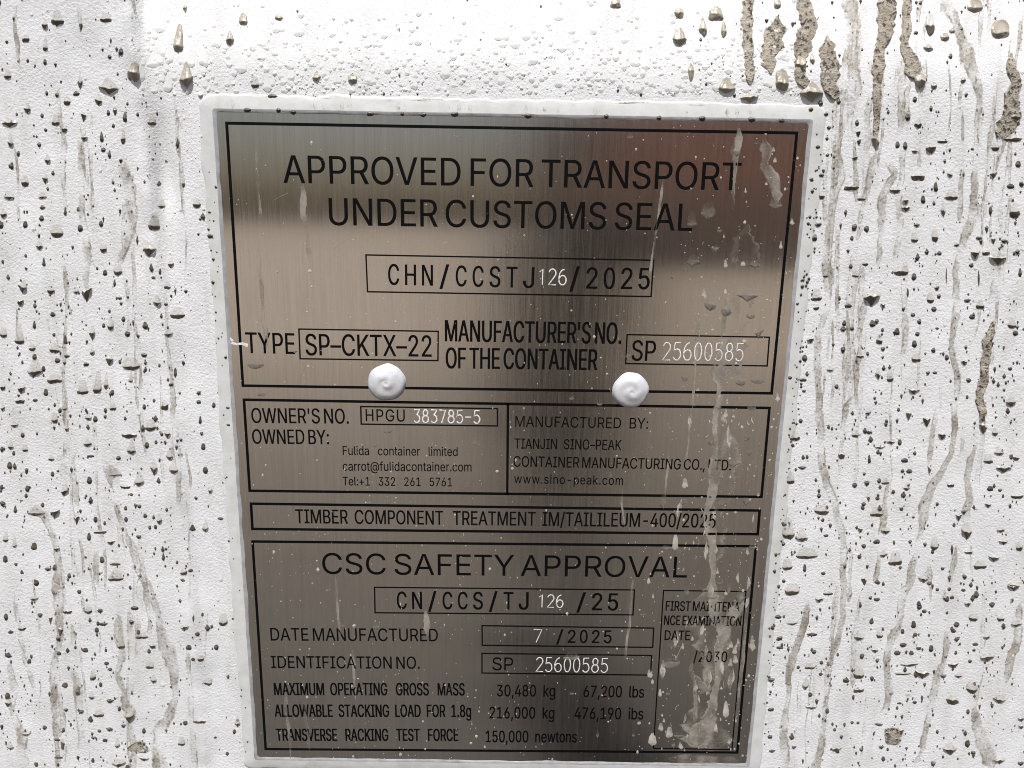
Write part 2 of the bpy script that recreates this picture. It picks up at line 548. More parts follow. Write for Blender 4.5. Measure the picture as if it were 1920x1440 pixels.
# letter outlines (a plain grotesque), 1000 units = the height of a capital: character | advance | loops
OUTLINES = r"""
 |369|
'|405|153,624 138,1000 266,1000 252,624
+|891|389,67 389,715 501,715 501,67;121,338 121,444 768,444 768,338
,|369|74,-235 133,140 269,140 166,-235
-|891|662,481 662,369 224,369 224,481
.|369|187,-9 153,-2 124,17 104,46 97,81 104,115 124,144 153,164 187,170 222,164 251,144 271,115 277,81 271,46 251,17 222,-2
/|490|462,1047 140,-150 28,-150 350,1047
0|891|446,-13 375,-7 312,14 255,47 207,94 167,152 135,223 112,305 99,397 94,499 99,602 113,694 136,776 168,847 208,906 256,952 312,986 375,1007 446,1013 516,1007 579,986 635,952 683,906 723,847 755,776 778,694 792,602 797,499 792,397 778,305 755,223 724,152 684,94 636,47 580,14 516,-7;446,97 492,103 534,118 570,145 602,181 628,227 649,283 664,347 673,419 676,499 673,581 664,653 649,717 628,773 602,819 570,855 534,882 492,898 446,903 399,898 357,882 320,855 289,819 263,773 242,717 227,653 218,581 215,499 218,419 227,347 242,283 263,227 289,181 320,145 357,118 399,103
1|891|150,0 150,107 768,107 768,0;542,1000 542,0 417,0 417,881 411,881 169,703 169,839 390,1000
2|891|126,0 126,93 460,450 496,488 528,523 555,555 587,600 611,642 625,685 630,730 623,780 605,823 575,857 537,883 491,898 440,903 385,897 339,880 301,851 273,813 255,766 250,711 129,711 133,769 147,822 169,869 200,912 237,947 281,976 331,997 384,1009 442,1013 500,1009 553,997 601,976 644,948 680,915 710,875 732,831 745,783 749,732 744,677 729,624 713,588 690,550 660,508 624,463 578,411 525,353 300,119 300,111 765,111 765,0
3|891|428,-13 369,-10 313,1 261,19 213,44 172,75 138,113 111,156 94,205 86,259 215,259 226,211 249,171 282,139 325,116 374,103 430,98 488,103 541,119 585,146 618,183 640,229 647,285 641,337 621,386 588,427 540,459 499,474 451,484 395,487 308,487 308,588 566,881 566,889 137,889 137,1000 732,1000 732,905 415,547 415,568 486,570 549,562 606,542 655,514 696,479 729,437 753,390 768,339 772,285 768,229 753,177 728,130 695,88 655,53 607,24 553,3 493,-9
4|891|78,207 78,311 485,1000 611,1000 213,326 213,319 812,319 812,207;554,0 554,238 554,287 554,624 674,624 674,0
5|891|435,-13 377,-10 324,2 275,22 231,48 194,80 163,118 139,161 124,207 117,256 240,256 250,213 271,175 302,143 341,118 385,103 435,98 492,105 543,127 585,160 617,205 638,258 644,319 641,360 632,399 616,435 583,480 540,515 488,537 428,544 378,540 329,528 285,508 252,483 132,497 189,1000 720,1000 720,889 296,889 263,593 268,593 305,619 349,639 399,651 451,656 495,653 538,645 578,631 615,612 648,589 678,561 705,529 727,493 745,454 758,412 766,368 768,321 764,259 749,201 725,149 693,102 653,62 607,30 554,6 497,-9
6|891|445,-13 385,-9 330,5 280,29 235,61 197,100 166,146 143,199 129,256 125,318 128,367 139,417 157,470 183,527 221,594 270,669 496,1000 633,1000 297,513 286,513 302,541 324,565 352,587 385,603 421,614 462,617 520,613 573,600 621,579 663,550 698,514 727,471 748,423 760,368 764,309 760,249 746,193 723,143 692,98 654,59 609,28 559,5 504,-9;445,95 500,102 548,123 587,156 618,199 637,251 644,309 637,368 618,419 587,462 548,494 500,515 445,521 390,515 342,495 302,463 271,420 252,370 246,311 252,252 271,200 302,156 342,123 390,102
7|891|191,0 636,881 636,889 122,889 122,1000 768,1000 768,882 324,0
8|891|445,-13 380,-9 321,3 266,22 219,49 178,82 146,121 121,166 107,214 102,266 105,307 113,346 128,384 158,433 199,474 246,504 300,520 300,525 254,542 215,569 182,605 158,648 143,696 138,748 143,797 156,842 178,884 208,921 244,953 287,979 335,998 388,1010 445,1013 501,1010 554,998 602,979 644,953 681,921 710,884 733,842 746,797 750,748 745,696 731,649 706,605 674,569 635,542 591,525 591,520 643,504 690,474 730,433 761,384 776,346 785,307 788,266 783,214 768,166 744,121 711,82 671,49 623,22 569,3 509,-9;445,97 507,102 560,118 603,145 635,180 655,223 662,272 655,325 634,371 600,409 556,438 504,456 445,462 385,456 333,438 289,409 255,371 234,325 227,272 233,223 253,180 285,145 329,118 364,106 402,99;445,569 495,574 539,590 576,616 604,650 622,691 628,738 622,785 605,826 577,859 541,884 496,899 445,904 393,899 349,884 312,859 284,826 267,785 261,738 267,691 284,650 312,616 349,590 394,574
9|891|444,1013 504,1009 559,995 610,971 654,939 692,900 723,854 746,801 760,744 764,682 761,633 750,583 733,530 706,473 668,406 619,331 394,0 256,0 593,487 604,487 588,459 565,435 537,413 505,397 468,386 428,383 370,387 317,400 269,421 227,450 192,486 163,529 142,577 129,632 125,691 129,752 143,807 166,858 198,903 235,941 280,972 330,995 385,1009;444,905 390,898 342,877 302,844 272,801 253,749 246,691 253,632 272,581 302,538 342,506 390,485 444,479 499,485 548,505 588,537 618,580 637,631 644,689 637,748 618,800 588,844 548,877 500,898
:|369|187,-9 153,-2 124,17 104,46 97,81 104,115 124,144 153,164 187,170 222,164 251,144 271,115 277,81 271,46 251,17 222,-2;187,532 153,539 124,558 104,587 97,621 104,656 124,685 153,705 187,711 222,705 251,685 271,656 277,621 271,587 251,558 222,539
@|1329|699,-266 603,-261 516,-247 435,-224 362,-192 298,-152 241,-103 192,-47 152,18 120,91 97,171 84,258 79,352 84,444 98,529 121,608 153,680 193,745 241,802 298,851 361,892 432,924 510,948 595,962 686,966 774,962 855,947 929,922 995,889 1054,849 1105,801 1149,747 1185,689 1213,627 1233,560 1245,493 1249,423 1248,375 1245,327 1241,279 1233,233 1222,189 1208,149 1178,96 1138,56 1103,36 1063,25 1015,21 976,24 936,33 899,48 866,70 843,99 831,134 826,134 802,94 763,58 730,40 689,29 642,25 586,30 536,45 493,69 456,103 425,143 401,190 384,242 374,298 370,358 374,417 386,471 406,520 433,565 466,602 505,633 549,656 597,670 648,674 708,669 757,651 794,626 818,601 824,601 824,658 931,658 931,217 936,179 953,146 980,124 1018,116 1062,124 1094,149 1117,191 1132,250 1138,299 1141,357 1142,423 1139,481 1130,537 1114,591 1092,642 1063,690 1028,734 986,773 939,806 884,833 823,853 756,865 683,869 608,865 540,853 476,834 419,807 367,773 322,731 283,683 251,628 225,567 207,500 196,428 192,350 196,270 207,197 225,130 251,69 284,15 323,-33 370,-73 424,-107 484,-133 550,-152 623,-164 703,-168 757,-165 809,-158 858,-147 901,-135 936,-124 962,-115 991,-210 956,-223 912,-236 862,-247 808,-257 752,-264;648,128 706,134 752,154 786,186 810,233 821,270 827,314 829,363 827,413 820,455 809,489 784,528 749,554 704,568 650,573 599,566 556,545 521,512 496,469 480,419 475,363 480,303 493,247 515,198 548,160 592,136
A|943|32,0 396,1000 543,1000 910,0 777,0 564,595 551,634 536,680 519,732 501,791 480,861 456,940 482,940 458,860 437,789 418,729 402,677 387,633 374,595 167,0;216,279 216,391 727,391 727,279
B|897|118,0 118,1000 474,1000 539,996 597,984 646,964 688,938 722,906 749,869 767,827 779,783 783,735 777,677 760,629 734,591 700,562 661,540 619,524 619,515 667,506 714,483 756,447 791,399 808,361 818,317 821,268 818,219 806,173 787,131 759,94 722,62 677,35 623,16 558,4 485,0;245,112 481,112 552,117 607,132 648,157 676,189 693,226 699,268 692,317 673,361 642,399 601,429 549,447 488,454 245,454;245,561 468,561 520,566 566,582 605,608 635,642 654,683 660,732 655,773 640,811 614,843 578,868 531,883 472,888 245,888
C|1003|526,-13 442,-6 366,14 295,49 233,96 180,156 137,227 105,308 86,399 79,499 86,600 105,691 137,773 180,844 233,903 295,951 366,986 442,1006 526,1013 575,1011 623,1004 669,991 712,974 753,952 790,926 824,896 854,861 880,822 902,780 918,734 930,685 803,685 788,733 765,776 737,812 702,842 663,866 620,883 574,893 526,896 466,891 411,875 361,850 316,814 277,769 246,715 222,652 208,580 203,499 208,419 222,347 246,284 278,230 316,185 361,150 412,124 467,109 526,104 574,107 620,118 663,135 702,158 737,188 765,225 788,267 803,315 930,315 918,266 902,220 881,178 855,140 825,105 791,74 753,48 713,26 669,9 623,-3 576,-11
D|987|430,0 189,0 189,112 422,112 499,117 567,133 625,159 674,194 714,239 745,293 767,355 780,425 785,502 780,578 767,647 745,709 715,762 676,806 628,842 572,867 507,883 434,888 183,888 183,1000 443,1000 536,993 619,973 693,940 757,895 810,838 852,769 883,689 901,601 907,502 901,403 883,313 852,233 809,164 755,106 689,60 613,27 527,7;245,1000 245,0 118,0 118,1000
E|823|118,0 118,1000 732,1000 732,888 245,888 245,562 699,562 699,450 245,450 245,112 738,112 738,0
F|806|118,0 118,1000 726,1000 726,888 245,888 245,547 681,547 681,435 245,435 245,0
G|1023|528,-13 443,-6 365,14 294,49 231,97 179,156 136,227 104,309 85,399 79,499 85,600 104,691 136,773 179,844 231,903 293,951 362,986 438,1006 521,1013 572,1011 622,1003 669,990 714,972 755,950 793,922 827,891 857,857 883,818 904,777 921,733 932,685 802,685 784,732 761,773 733,809 700,839 662,864 620,882 573,892 521,896 464,891 410,876 360,850 315,815 277,770 246,715 222,652 208,580 203,499 208,419 222,348 246,285 278,231 317,186 362,150 413,125 469,109 528,104 582,108 632,120 678,140 718,167 751,201 779,242 799,289 811,341 815,398 854,391 556,391 556,503 940,503 940,393 934,315 916,243 886,179 846,122 798,75 740,37 676,9 605,-8
H|1016|118,0 118,1000 245,1000 245,568 771,568 771,1000 898,1000 898,0 771,0 771,456 245,456 245,0
I|591|61,0 61,112 232,112 232,888 61,888 61,1000 530,1000 530,888 359,888 359,112 530,112 530,0
J|779|364,-13 281,-5 209,21 148,64 102,124 74,197 65,286 65,340 192,340 192,286 197,229 213,183 239,146 274,119 315,103 364,98 411,103 453,119 487,146 513,183 529,229 534,286 534,1000 661,1000 661,286 652,197 624,124 578,64 518,21 446,-5
K|917|205,286 205,425 240,470 273,513 308,555 343,596 379,637 416,677 715,1000 881,1000 454,542 448,543;118,0 118,1000 245,1000 245,657 244,442 245,380 245,0;732,0 369,509 448,608 882,0
L|772|118,0 118,1000 245,1000 245,112 710,112 710,0
M|1235|118,0 118,1000 298,1000 545,368 554,343 565,312 588,241 600,203 612,165 623,129 632,96 604,96 625,162 649,238 661,276 672,311 683,342 693,368 936,1000 1116,1000 1116,0 991,0 991,572 992,643 992,683 993,725 995,812 997,899 1008,899 994,852 978,805 947,713 933,671 919,633 906,599 896,572 672,0 562,0 335,572 325,598 313,631 285,710 270,754 254,801 237,850 220,899 234,899 236,818 238,731 239,646 239,607 240,572 240,0
N|1029|118,0 118,1000 268,1000 674,359 692,331 713,296 736,255 762,210 788,160 813,108 796,105 791,160 788,213 786,263 785,309 784,383 784,1000 911,1000 911,0 760,0 397,570 373,609 349,650 322,696 291,749 211,889 234,892 240,754 243,695 244,645 245,603 246,572 246,0
O|1048|525,-13 442,-6 366,14 296,49 233,96 181,156 137,227 105,308 86,399 79,499 86,600 105,691 137,773 181,844 233,903 296,951 366,986 442,1006 525,1013 608,1006 684,986 754,951 816,903 869,844 912,773 944,691 963,600 969,499 963,399 944,308 912,227 869,156 816,96 754,49 684,14 608,-6;525,104 583,109 637,124 687,149 732,184 771,229 803,283 827,347 841,419 846,499 841,581 827,653 803,717 771,771 732,816 687,851 637,876 583,891 525,896 467,891 413,876 362,850 317,815 278,770 246,716 222,653 208,580 203,499 208,419 222,347 246,284 278,229 317,185 362,150 413,124 467,109
P|874|118,0 118,1000 462,1000 535,995 599,981 653,958 699,927 737,889 766,845 787,795 799,741 803,683 799,626 787,572 766,522 737,477 699,439 653,407 599,384 535,370 462,365 215,365 215,477 457,477 506,479 548,488 584,503 626,535 655,577 672,627 677,683 672,740 655,789 626,831 584,862 548,877 505,886 456,889 245,889 245,0
R|883|118,0 118,1000 464,1000 536,996 600,982 655,960 701,931 738,894 767,851 788,803 801,750 805,692 801,634 788,582 767,534 738,491 701,456 654,427 599,406 536,393 464,389 189,389 189,501 459,501 508,504 550,512 585,524 627,553 656,591 673,637 679,692 673,748 656,796 627,835 585,864 549,878 507,886 458,889 245,889 245,0;694,0 452,450 595,450 841,0
S|878|440,-17 370,-13 307,-2 251,18 201,45 159,78 126,118 100,163 83,214 75,268 205,268 217,216 243,172 280,139 327,115 381,101 440,97 484,99 524,106 562,118 610,145 648,181 671,224 679,274 673,317 653,352 622,379 582,402 534,421 481,437 361,470 285,497 221,529 169,568 132,615 110,670 102,732 107,786 122,836 147,880 181,919 222,952 270,979 325,998 383,1010 446,1013 510,1010 568,998 621,978 668,952 708,920 741,882 766,839 782,793 788,743 663,743 652,789 629,828 594,860 550,883 499,897 442,901 382,896 329,880 285,855 253,822 233,783 226,738 234,692 257,656 292,627 333,606 376,589 417,577 519,549 565,536 612,518 660,496 705,467 744,432 776,388 791,354 800,316 803,272 798,220 784,170 760,125 727,84 685,49 636,21 578,0 512,-13
T|882|62,888 62,1000 819,1000 819,888 505,888 505,0 379,0 379,888
U|1017|509,-16 433,-11 365,4 303,30 248,65 203,107 166,157 140,213 123,274 118,340 118,1000 244,1000 244,350 248,304 259,261 277,222 301,187 331,158 368,134 410,116 457,105 509,101 561,105 608,116 650,134 686,158 716,187 740,222 758,261 768,304 772,350 772,1000 899,1000 899,340 893,274 877,213 850,157 814,107 768,65 714,30 653,4 584,-11
V|943|401,0 32,1000 166,1000 378,405 391,368 406,323 423,270 442,209 464,139 487,60 461,60 485,141 506,211 525,271 542,323 556,368 569,405 776,1000 910,1000 546,0
W|1349|305,0 32,1000 162,1000 321,385 333,336 345,286 356,235 367,184 378,132 387,78 372,78 382,132 393,184 404,235 415,286 428,336 440,385 602,1000 746,1000 907,385 920,336 933,286 944,235 956,184 967,132 977,78 960,78 970,132 981,184 992,235 1003,286 1028,385 1186,1000 1316,1000 1042,0 895,0 723,635 712,678 701,722 691,769 680,820 670,874 660,934 687,934 677,877 668,825 658,776 648,729 637,682 625,635 453,0
X|932|36,0 427,559 427,464 58,1000 205,1000 350,787 378,745 401,710 421,678 439,647 458,613 479,574 456,574 477,612 495,646 514,678 534,710 558,745 587,787 734,1000 877,1000 509,470 509,564 896,0 750,0 574,254 549,292 528,324 509,354 491,384 473,417 453,454 481,454 461,418 443,386 425,356 405,326 383,293 357,254 180,0
Y|928|400,0 400,409 32,1000 179,1000 378,677 399,642 419,608 437,574 455,539 472,498 491,453 440,453 458,499 476,540 494,576 521,626 551,677 749,1000 895,1000 527,409 527,0
a|765|314,-17 268,-14 226,-5 186,10 150,30 119,56 94,88 75,124 63,166 60,212 66,270 85,316 114,352 152,380 197,400 246,414 298,424 350,432 411,440 459,446 496,452 521,462 537,477 542,501 542,505 537,547 524,583 502,612 471,633 432,646 385,650 335,646 293,634 259,615 231,591 211,565 197,538 81,572 100,615 125,650 154,680 187,704 223,724 261,738 301,748 341,754 381,756 423,753 470,746 517,731 562,708 602,675 634,630 649,591 659,546 662,494 662,0 544,0 544,102 536,102 519,76 495,48 464,23 423,2 374,-12;335,89 397,96 448,115 488,145 518,183 536,226 542,271 542,373 530,365 510,358 484,351 455,346 424,341 394,337 345,330 303,323 264,312 230,296 203,274 186,244 181,206 185,171 200,142 224,119 255,103 292,93
b|834|451,-16 389,-10 339,7 300,33 271,61 249,90 232,115 220,115 220,0 103,0 103,1000 223,1000 223,628 232,628 249,652 270,680 299,708 337,733 387,750 450,756 510,750 565,735 615,709 659,673 697,628 727,575 749,514 763,446 767,371 763,296 749,228 727,166 697,113 660,68 616,32 566,5 511,-11;433,92 477,96 515,108 549,129 578,156 602,190 621,229 634,273 642,321 645,372 642,423 634,470 621,513 603,552 579,585 550,612 516,632 477,644 433,648 389,644 351,633 317,613 288,587 264,555 246,517 232,473 224,425 221,372 224,319 232,270 246,226 265,187 289,154 318,128 352,108 390,96
c|778|407,-16 343,-11 283,5 230,32 182,69 142,114 110,167 86,228 72,295 67,368 72,443 86,511 110,572 142,626 182,671 230,707 283,734 343,750 407,756 461,752 511,741 558,724 600,700 637,669 668,633 693,591 711,544 595,515 585,543 571,568 553,591 531,611 505,627 476,639 443,646 407,648 361,644 320,631 285,610 256,581 232,547 213,508 200,464 192,418 189,368 192,320 200,274 213,231 232,192 256,158 285,130 320,108 361,96 407,91 444,94 477,101 506,114 532,130 555,150 573,174 588,201 598,230 713,201 696,153 671,110 639,73 602,42 559,17 512,-1 461,-12
d|834|384,-16 324,-11 269,5 219,32 175,68 138,113 107,166 85,228 72,296 67,371 72,446 85,514 108,575 138,628 176,673 220,709 270,735 325,750 385,756 448,750 497,733 536,708 565,680 586,652 602,628 611,628 611,1000 731,1000 731,0 615,0 615,115 603,115 586,90 564,61 534,33 496,7 446,-10;402,92 445,96 483,108 517,128 546,154 570,187 589,226 602,270 610,319 613,372 610,425 602,473 589,517 570,555 547,587 518,613 484,633 445,644 402,648 358,644 318,632 284,612 255,585 232,552 213,513 200,470 192,423 189,372 192,321 200,273 213,229 232,190 256,156 285,129 319,108 358,96
e|794|417,-16 348,-11 285,5 230,32 182,69 142,113 109,167 86,227 72,294 67,367 72,441 86,508 109,569 140,624 179,669 226,706 280,734 339,750 403,756 444,753 483,747 522,735 560,719 595,697 628,670 657,637 682,599 702,554 717,503 726,445 730,381 730,333 147,333 147,434 664,434 609,397 606,445 598,488 585,528 556,578 516,617 465,641 403,649 360,645 322,634 288,616 245,578 214,530 195,474 189,415 189,349 192,297 201,250 217,209 239,173 265,144 297,121 333,104 373,94 417,91 460,94 499,104 532,120 561,143 584,172 601,207 717,179 694,124 659,77 629,50 594,27 555,9 513,-5 466,-13
f|499|448,746 448,643 13,643 13,746;158,0 158,848 166,907 188,955 222,993 266,1020 316,1036 368,1042 406,1040 437,1036 461,1030 477,1024 447,921 436,924 422,928 405,931 383,932 336,925 303,904 285,870 279,823 279,0
g|836|407,-296 354,-294 306,-286 263,-274 207,-249 162,-216 126,-178 99,-136 199,-80 217,-104 239,-130 267,-154 303,-173 349,-187 407,-191 463,-186 513,-172 555,-148 587,-113 606,-68 612,-11 612,134 602,134 585,109 563,82 534,54 496,31 446,15 383,9 325,14 271,28 221,52 177,85 139,127 108,177 85,236 72,302 67,376 72,449 85,516 108,577 139,629 176,673 221,709 271,735 326,750 385,756 448,750 498,733 537,708 566,680 588,652 605,627 615,627 615,746 732,746 732,-17 727,-78 713,-131 689,-177 656,-214 617,-244 571,-267 520,-283 465,-293;403,116 446,120 484,130 518,148 559,186 590,238 603,280 611,327 614,379 611,430 603,476 590,519 571,556 548,588 519,614 485,633 446,644 403,648 359,644 319,632 285,612 256,586 232,554 213,516 200,474 192,428 189,379 192,328 200,282 214,241 244,188 286,149 320,131 359,120
i|328|103,0 103,746 223,746 223,0;164,870 133,876 106,894 87,919 81,950 87,981 106,1006 133,1024 164,1030 197,1024 224,1006 242,981 248,950 242,919 224,894 197,876
k|748|216,268 216,416 237,416 559,746 708,746 362,392 348,392;103,0 103,1000 223,1000 223,0;578,0 291,365 376,450 732,0
l|372|274,-5 221,0 178,15 145,40 122,73 108,115 103,166 103,1000 223,1000 223,194 227,151 236,122 255,107 287,102 303,102 315,103 325,105 334,107 355,5 338,2 318,-2 296,-4
m|1199|103,0 103,746 220,746 221,581 211,581 231,635 260,680 297,715 338,739 384,754 431,759 482,754 527,737 565,709 595,672 617,629 631,579 614,579 633,631 663,674 702,710 748,737 801,754 858,759 901,756 940,747 977,731 1011,709 1039,680 1063,646 1080,604 1091,556 1095,501 1095,0 974,0 974,499 969,548 954,586 929,615 880,641 823,650 776,644 736,629 703,603 679,570 664,531 659,486 659,0 539,0 539,511 529,567 497,611 450,640 392,650 350,645 310,629 275,604 247,568 229,523 223,468 223,0
n|805|223,446 223,0 103,0 103,746 219,746 220,565 201,565 227,627 260,676 299,712 344,736 393,751 447,756 495,752 540,742 580,724 615,700 645,669 669,631 688,585 698,532 702,472 702,0 582,0 582,462 577,516 562,562 537,598 503,625 461,642 413,647 362,641 316,624 278,595 248,556 230,506
o|816|407,-16 343,-11 283,5 230,32 182,69 142,114 110,167 86,228 72,295 67,368 72,443 86,511 110,572 142,626 182,671 230,707 283,734 343,750 407,756 473,750 533,734 587,707 634,671 674,626 706,572 730,511 744,443 749,368 744,295 730,228 706,167 674,114 634,69 587,32 533,5 473,-11;407,91 455,96 496,108 531,130 561,158 585,192 604,231 617,274 625,320 628,368 625,417 617,464 604,507 585,547 561,581 531,610 496,631 455,644 407,648 361,644 320,631 285,610 256,581 232,547 213,508 200,464 192,418 189,368 192,320 200,274 213,231 232,192 256,158 285,130 320,108 361,96
p|834|103,-281 103,746 220,746 220,628 232,628 248,652 270,680 299,708 337,733 387,750 450,756 510,750 565,735 615,709 659,673 697,628 727,575 749,514 763,446 767,371 763,296 749,228 727,166 697,113 660,68 616,32 566,5 511,-11 451,-16 389,-10 339,7 301,33 271,61 249,90 232,115 223,115 223,-281;433,92 477,96 515,108 549,129 578,156 602,190 621,229 634,273 642,321 645,372 642,423 634,470 621,513 603,552 579,585 550,612 516,632 477,644 433,648 389,644 351,633 317,613 288,587 264,555 246,517 232,473 224,425 221,372 224,319 232,270 246,226 265,187 289,154 318,128 352,108 390,96
r|509|103,0 103,746 219,746 219,631 227,631 255,682 300,722 336,741 376,753 419,756 434,756 451,756 479,754 479,634 469,635 452,638 430,640 407,640 357,635 313,618 276,592 247,557 229,515 223,466 223,0
s|717|358,-16 308,-14 262,-6 220,7 183,24 150,47 121,74 98,107 81,144 70,185 185,209 207,156 244,118 294,97 356,89 405,93 446,104 481,122 515,159 527,202 520,238 499,267 465,289 417,305 293,334 231,353 181,378 142,409 114,446 98,489 92,538 96,579 108,617 128,652 155,682 188,707 226,728 270,743 317,753 368,756 416,753 460,745 499,732 548,704 588,667 617,622 637,570 527,545 508,585 477,620 431,645 368,654 307,646 257,623 224,588 213,545 221,507 244,478 282,456 338,438 451,411 513,392 563,368 602,337 629,300 646,258 651,209 647,167 635,128 614,93 586,61 552,34 511,13 464,-3 413,-13
t|447|401,746 401,643 13,643 13,746;128,926 248,926 248,192 253,150 267,120 294,104 335,98 348,99 364,100 381,103 397,105 419,3 399,-2 377,-5 354,-7 331,-8 271,-2 221,14 181,42 151,80 133,127 128,183
u|806|358,-10 310,-7 266,4 226,21 190,45 160,77 136,115 118,161 107,214 103,273 103,746 223,746 223,283 229,229 244,184 269,147 303,120 345,104 393,99 444,104 490,122 528,151 557,190 576,240 582,300 582,746 702,746 702,0 586,0 586,181 604,181 578,118 545,69 505,33 461,9 412,-5
w|1115|270,0 44,746 171,746 262,420 275,373 289,323 302,268 316,210 330,148 344,81 324,81 338,146 351,207 365,265 378,319 392,371 405,420 495,746 622,746 711,420 723,372 737,321 750,267 764,209 777,147 791,81 769,81 783,146 798,208 812,266 826,320 839,372 852,420 944,746 1070,746 844,0 724,0 627,338 599,442 585,496 571,551 544,664 571,664 544,551 530,496 516,442 502,389 487,338 391,0
–|687|687,481 687,369 0,369 0,481
"""
GLYPH = {}


def winding(x, y, loops):
    n = 0
    for l_ in loops:
        for a_, b_ in zip(l_, l_[1:] + l_[:1]):
            if (a_.y > y) != (b_.y > y) and x < (b_.x - a_.x) * (y - a_.y) / (b_.y - a_.y) + a_.x:
                n += 1 if b_.y > a_.y else -1
    return n


def glyph_faces(loops):
    """Triangles of a letter from its outlines, kept where the outlines wind round the spot."""
    pts, edges = [], []
    for l_ in loops:
        b0, n = len(pts), len(l_)
        pts += [Vector((p.x, p.y)) for p in l_]
        edges += [(b0 + k, b0 + (k + 1) % n) for k in range(n)]
    vs_, es_, fs_, *_ = delaunay_2d_cdt(pts, edges, [], 0, 1e-6)
    keep = []
    for f_ in fs_:
        x, y = sum(vs_[i].x for i in f_) / len(f_), sum(vs_[i].y for i in f_) / len(f_)
        if winding(x, y, loops):
            keep.append(tuple(f_))
    return [(v_.x, v_.y) for v_ in vs_], keep


def build_glyphs():
    for row in OUTLINES.strip('\n').split('\n'):
        ch, adv, loops = row[0], *row[2:].split('|')
        vs_, fs_ = [], []
        if loops:
            lst = [[Vector((int(k.split(',')[0]) / 1000, int(k.split(',')[1]) / 1000, 0)) for k in lp_.split(' ')] for lp_ in loops.split(';')]
            vs_, fs_ = glyph_faces(lst)
        GLYPH[ch] = (int(adv) / 1000, vs_, fs_)


build_glyphs()


def glyphs(s, ls=1.0, ws=1.0, mono=0.0):
    """A line of print, baseline on y = 0: ls widens the gaps between letters, ws the spaces, mono sets a fixed pitch."""
    vs_, fs_, pen = [], [], 0.0
    for ch in s:
        adv, gv, gf = GLYPH[ch]
        b0 = len(vs_)
        k, sh = 1.0, 0.0
        if mono and gv:
            x0, x1 = min(p[0] for p in gv), max(p[0] for p in gv)
            tgt = mono * (0.62 if ch != '/' else 0.55)
            k = min(1.15, tgt / (x1 - x0))
            sh = (mono - (x1 - x0) * k) / 2 - x0 * k
            adv = mono
        vs_ += [(pen + sh + x * k, y) for x, y in gv]
        fs_ += [tuple(b0 + i for i in f_) for f_ in gf]
        pen += adv * (ws if ch == ' ' else 1.0) + (ls - 1.0) * 0.9 * (0 if mono else 1)
    return vs_, fs_


CAP = 1.0


def put_text(bm, s, x0, y0, x1, y1, cap, ls=1.0, ws=1.0, mono=0.0, heavy=0.0):
    """Print s with its baseline from (x0, y0) to (x1, y1) and capitals cap high, all measured on the photograph."""
    vs_, fs_ = glyphs(s, ls, ws, mono)
    a, b_ = min(v_[0] for v_ in vs_), max(v_[0] for v_ in vs_)
    P, Q, T = Vector(flat(x0, y0)), Vector(flat(x1, y1)), Vector(flat(x0, y0 - cap))
    d = Q - P
    up = Vector((-d.y, d.x)).normalized() * (T - P).length / CAP
    k_ = d.length / ((b_ - a) * up.length)          # how far the line is condensed
    bold = (max(0.0, 0.113 - 0.127 * k_) + heavy) * up.length  # print keeps its stem weight when condensed
    dn = d.normalized()
    for pas in ((-0.5, 0.0), (0.5, -0.00001)) if bold > 0 else ((0, 0),):
      bv = []
      for x, y in vs_:
        p = P + d * ((x - a) / (b_ - a)) + up * y + dn * (bold * pas[0])
        bv.append(bm.verts.new((p.x, INK_Y + pas[1], p.y + ZC)))
      for f_ in fs_:
        try:
            bm.faces.new([bv[i] for i in f_])
        except ValueError:
            pass


def arc(cx_, cy_, rx, ry, a0, a1, n=9):
    return [(cx_ + rx * math.cos(R(lerp(a0, a1, k / n))), cy_ + ry * math.sin(R(lerp(a0, a1, k / n)))) for k in range(n + 1)]


DIGIT = {
    '0': [arc(.27, .5, .25, .5, 90, 450, 18)],
    '1': [[(.10, .80), (.30, 1.0), (.30, 0)]],
    '2': [arc(.27, .74, .25, .26, 165, -35, 10) + [(.0, 0.0), (.54, 0)]],
    '3': [[(.03, 1.0), (.50, 1.0), (.24, .60)] + arc(.25, .30, .26, .30, 80, -150, 10)],
    '5': [[(.50, 1.0), (.10, 1.0), (.04, .54)] + arc(.25, .32, .27, .32, 130, -150, 11)],
    '6': [arc(.42, .42, .42, .58, 95, 175, 6) + arc(.27, .30, .26, .30, 180, -180, 16)],
    '7': [[(.0, 1.0), (.52, 1.0), (.18, 0)]],
    '8': [arc(.27, .76, .20, .24, -90, 270, 14), arc(.27, .27, .26, .27, 90, 450, 14)],
    '-': [[(.02, .48), (.52, .48)]],
}


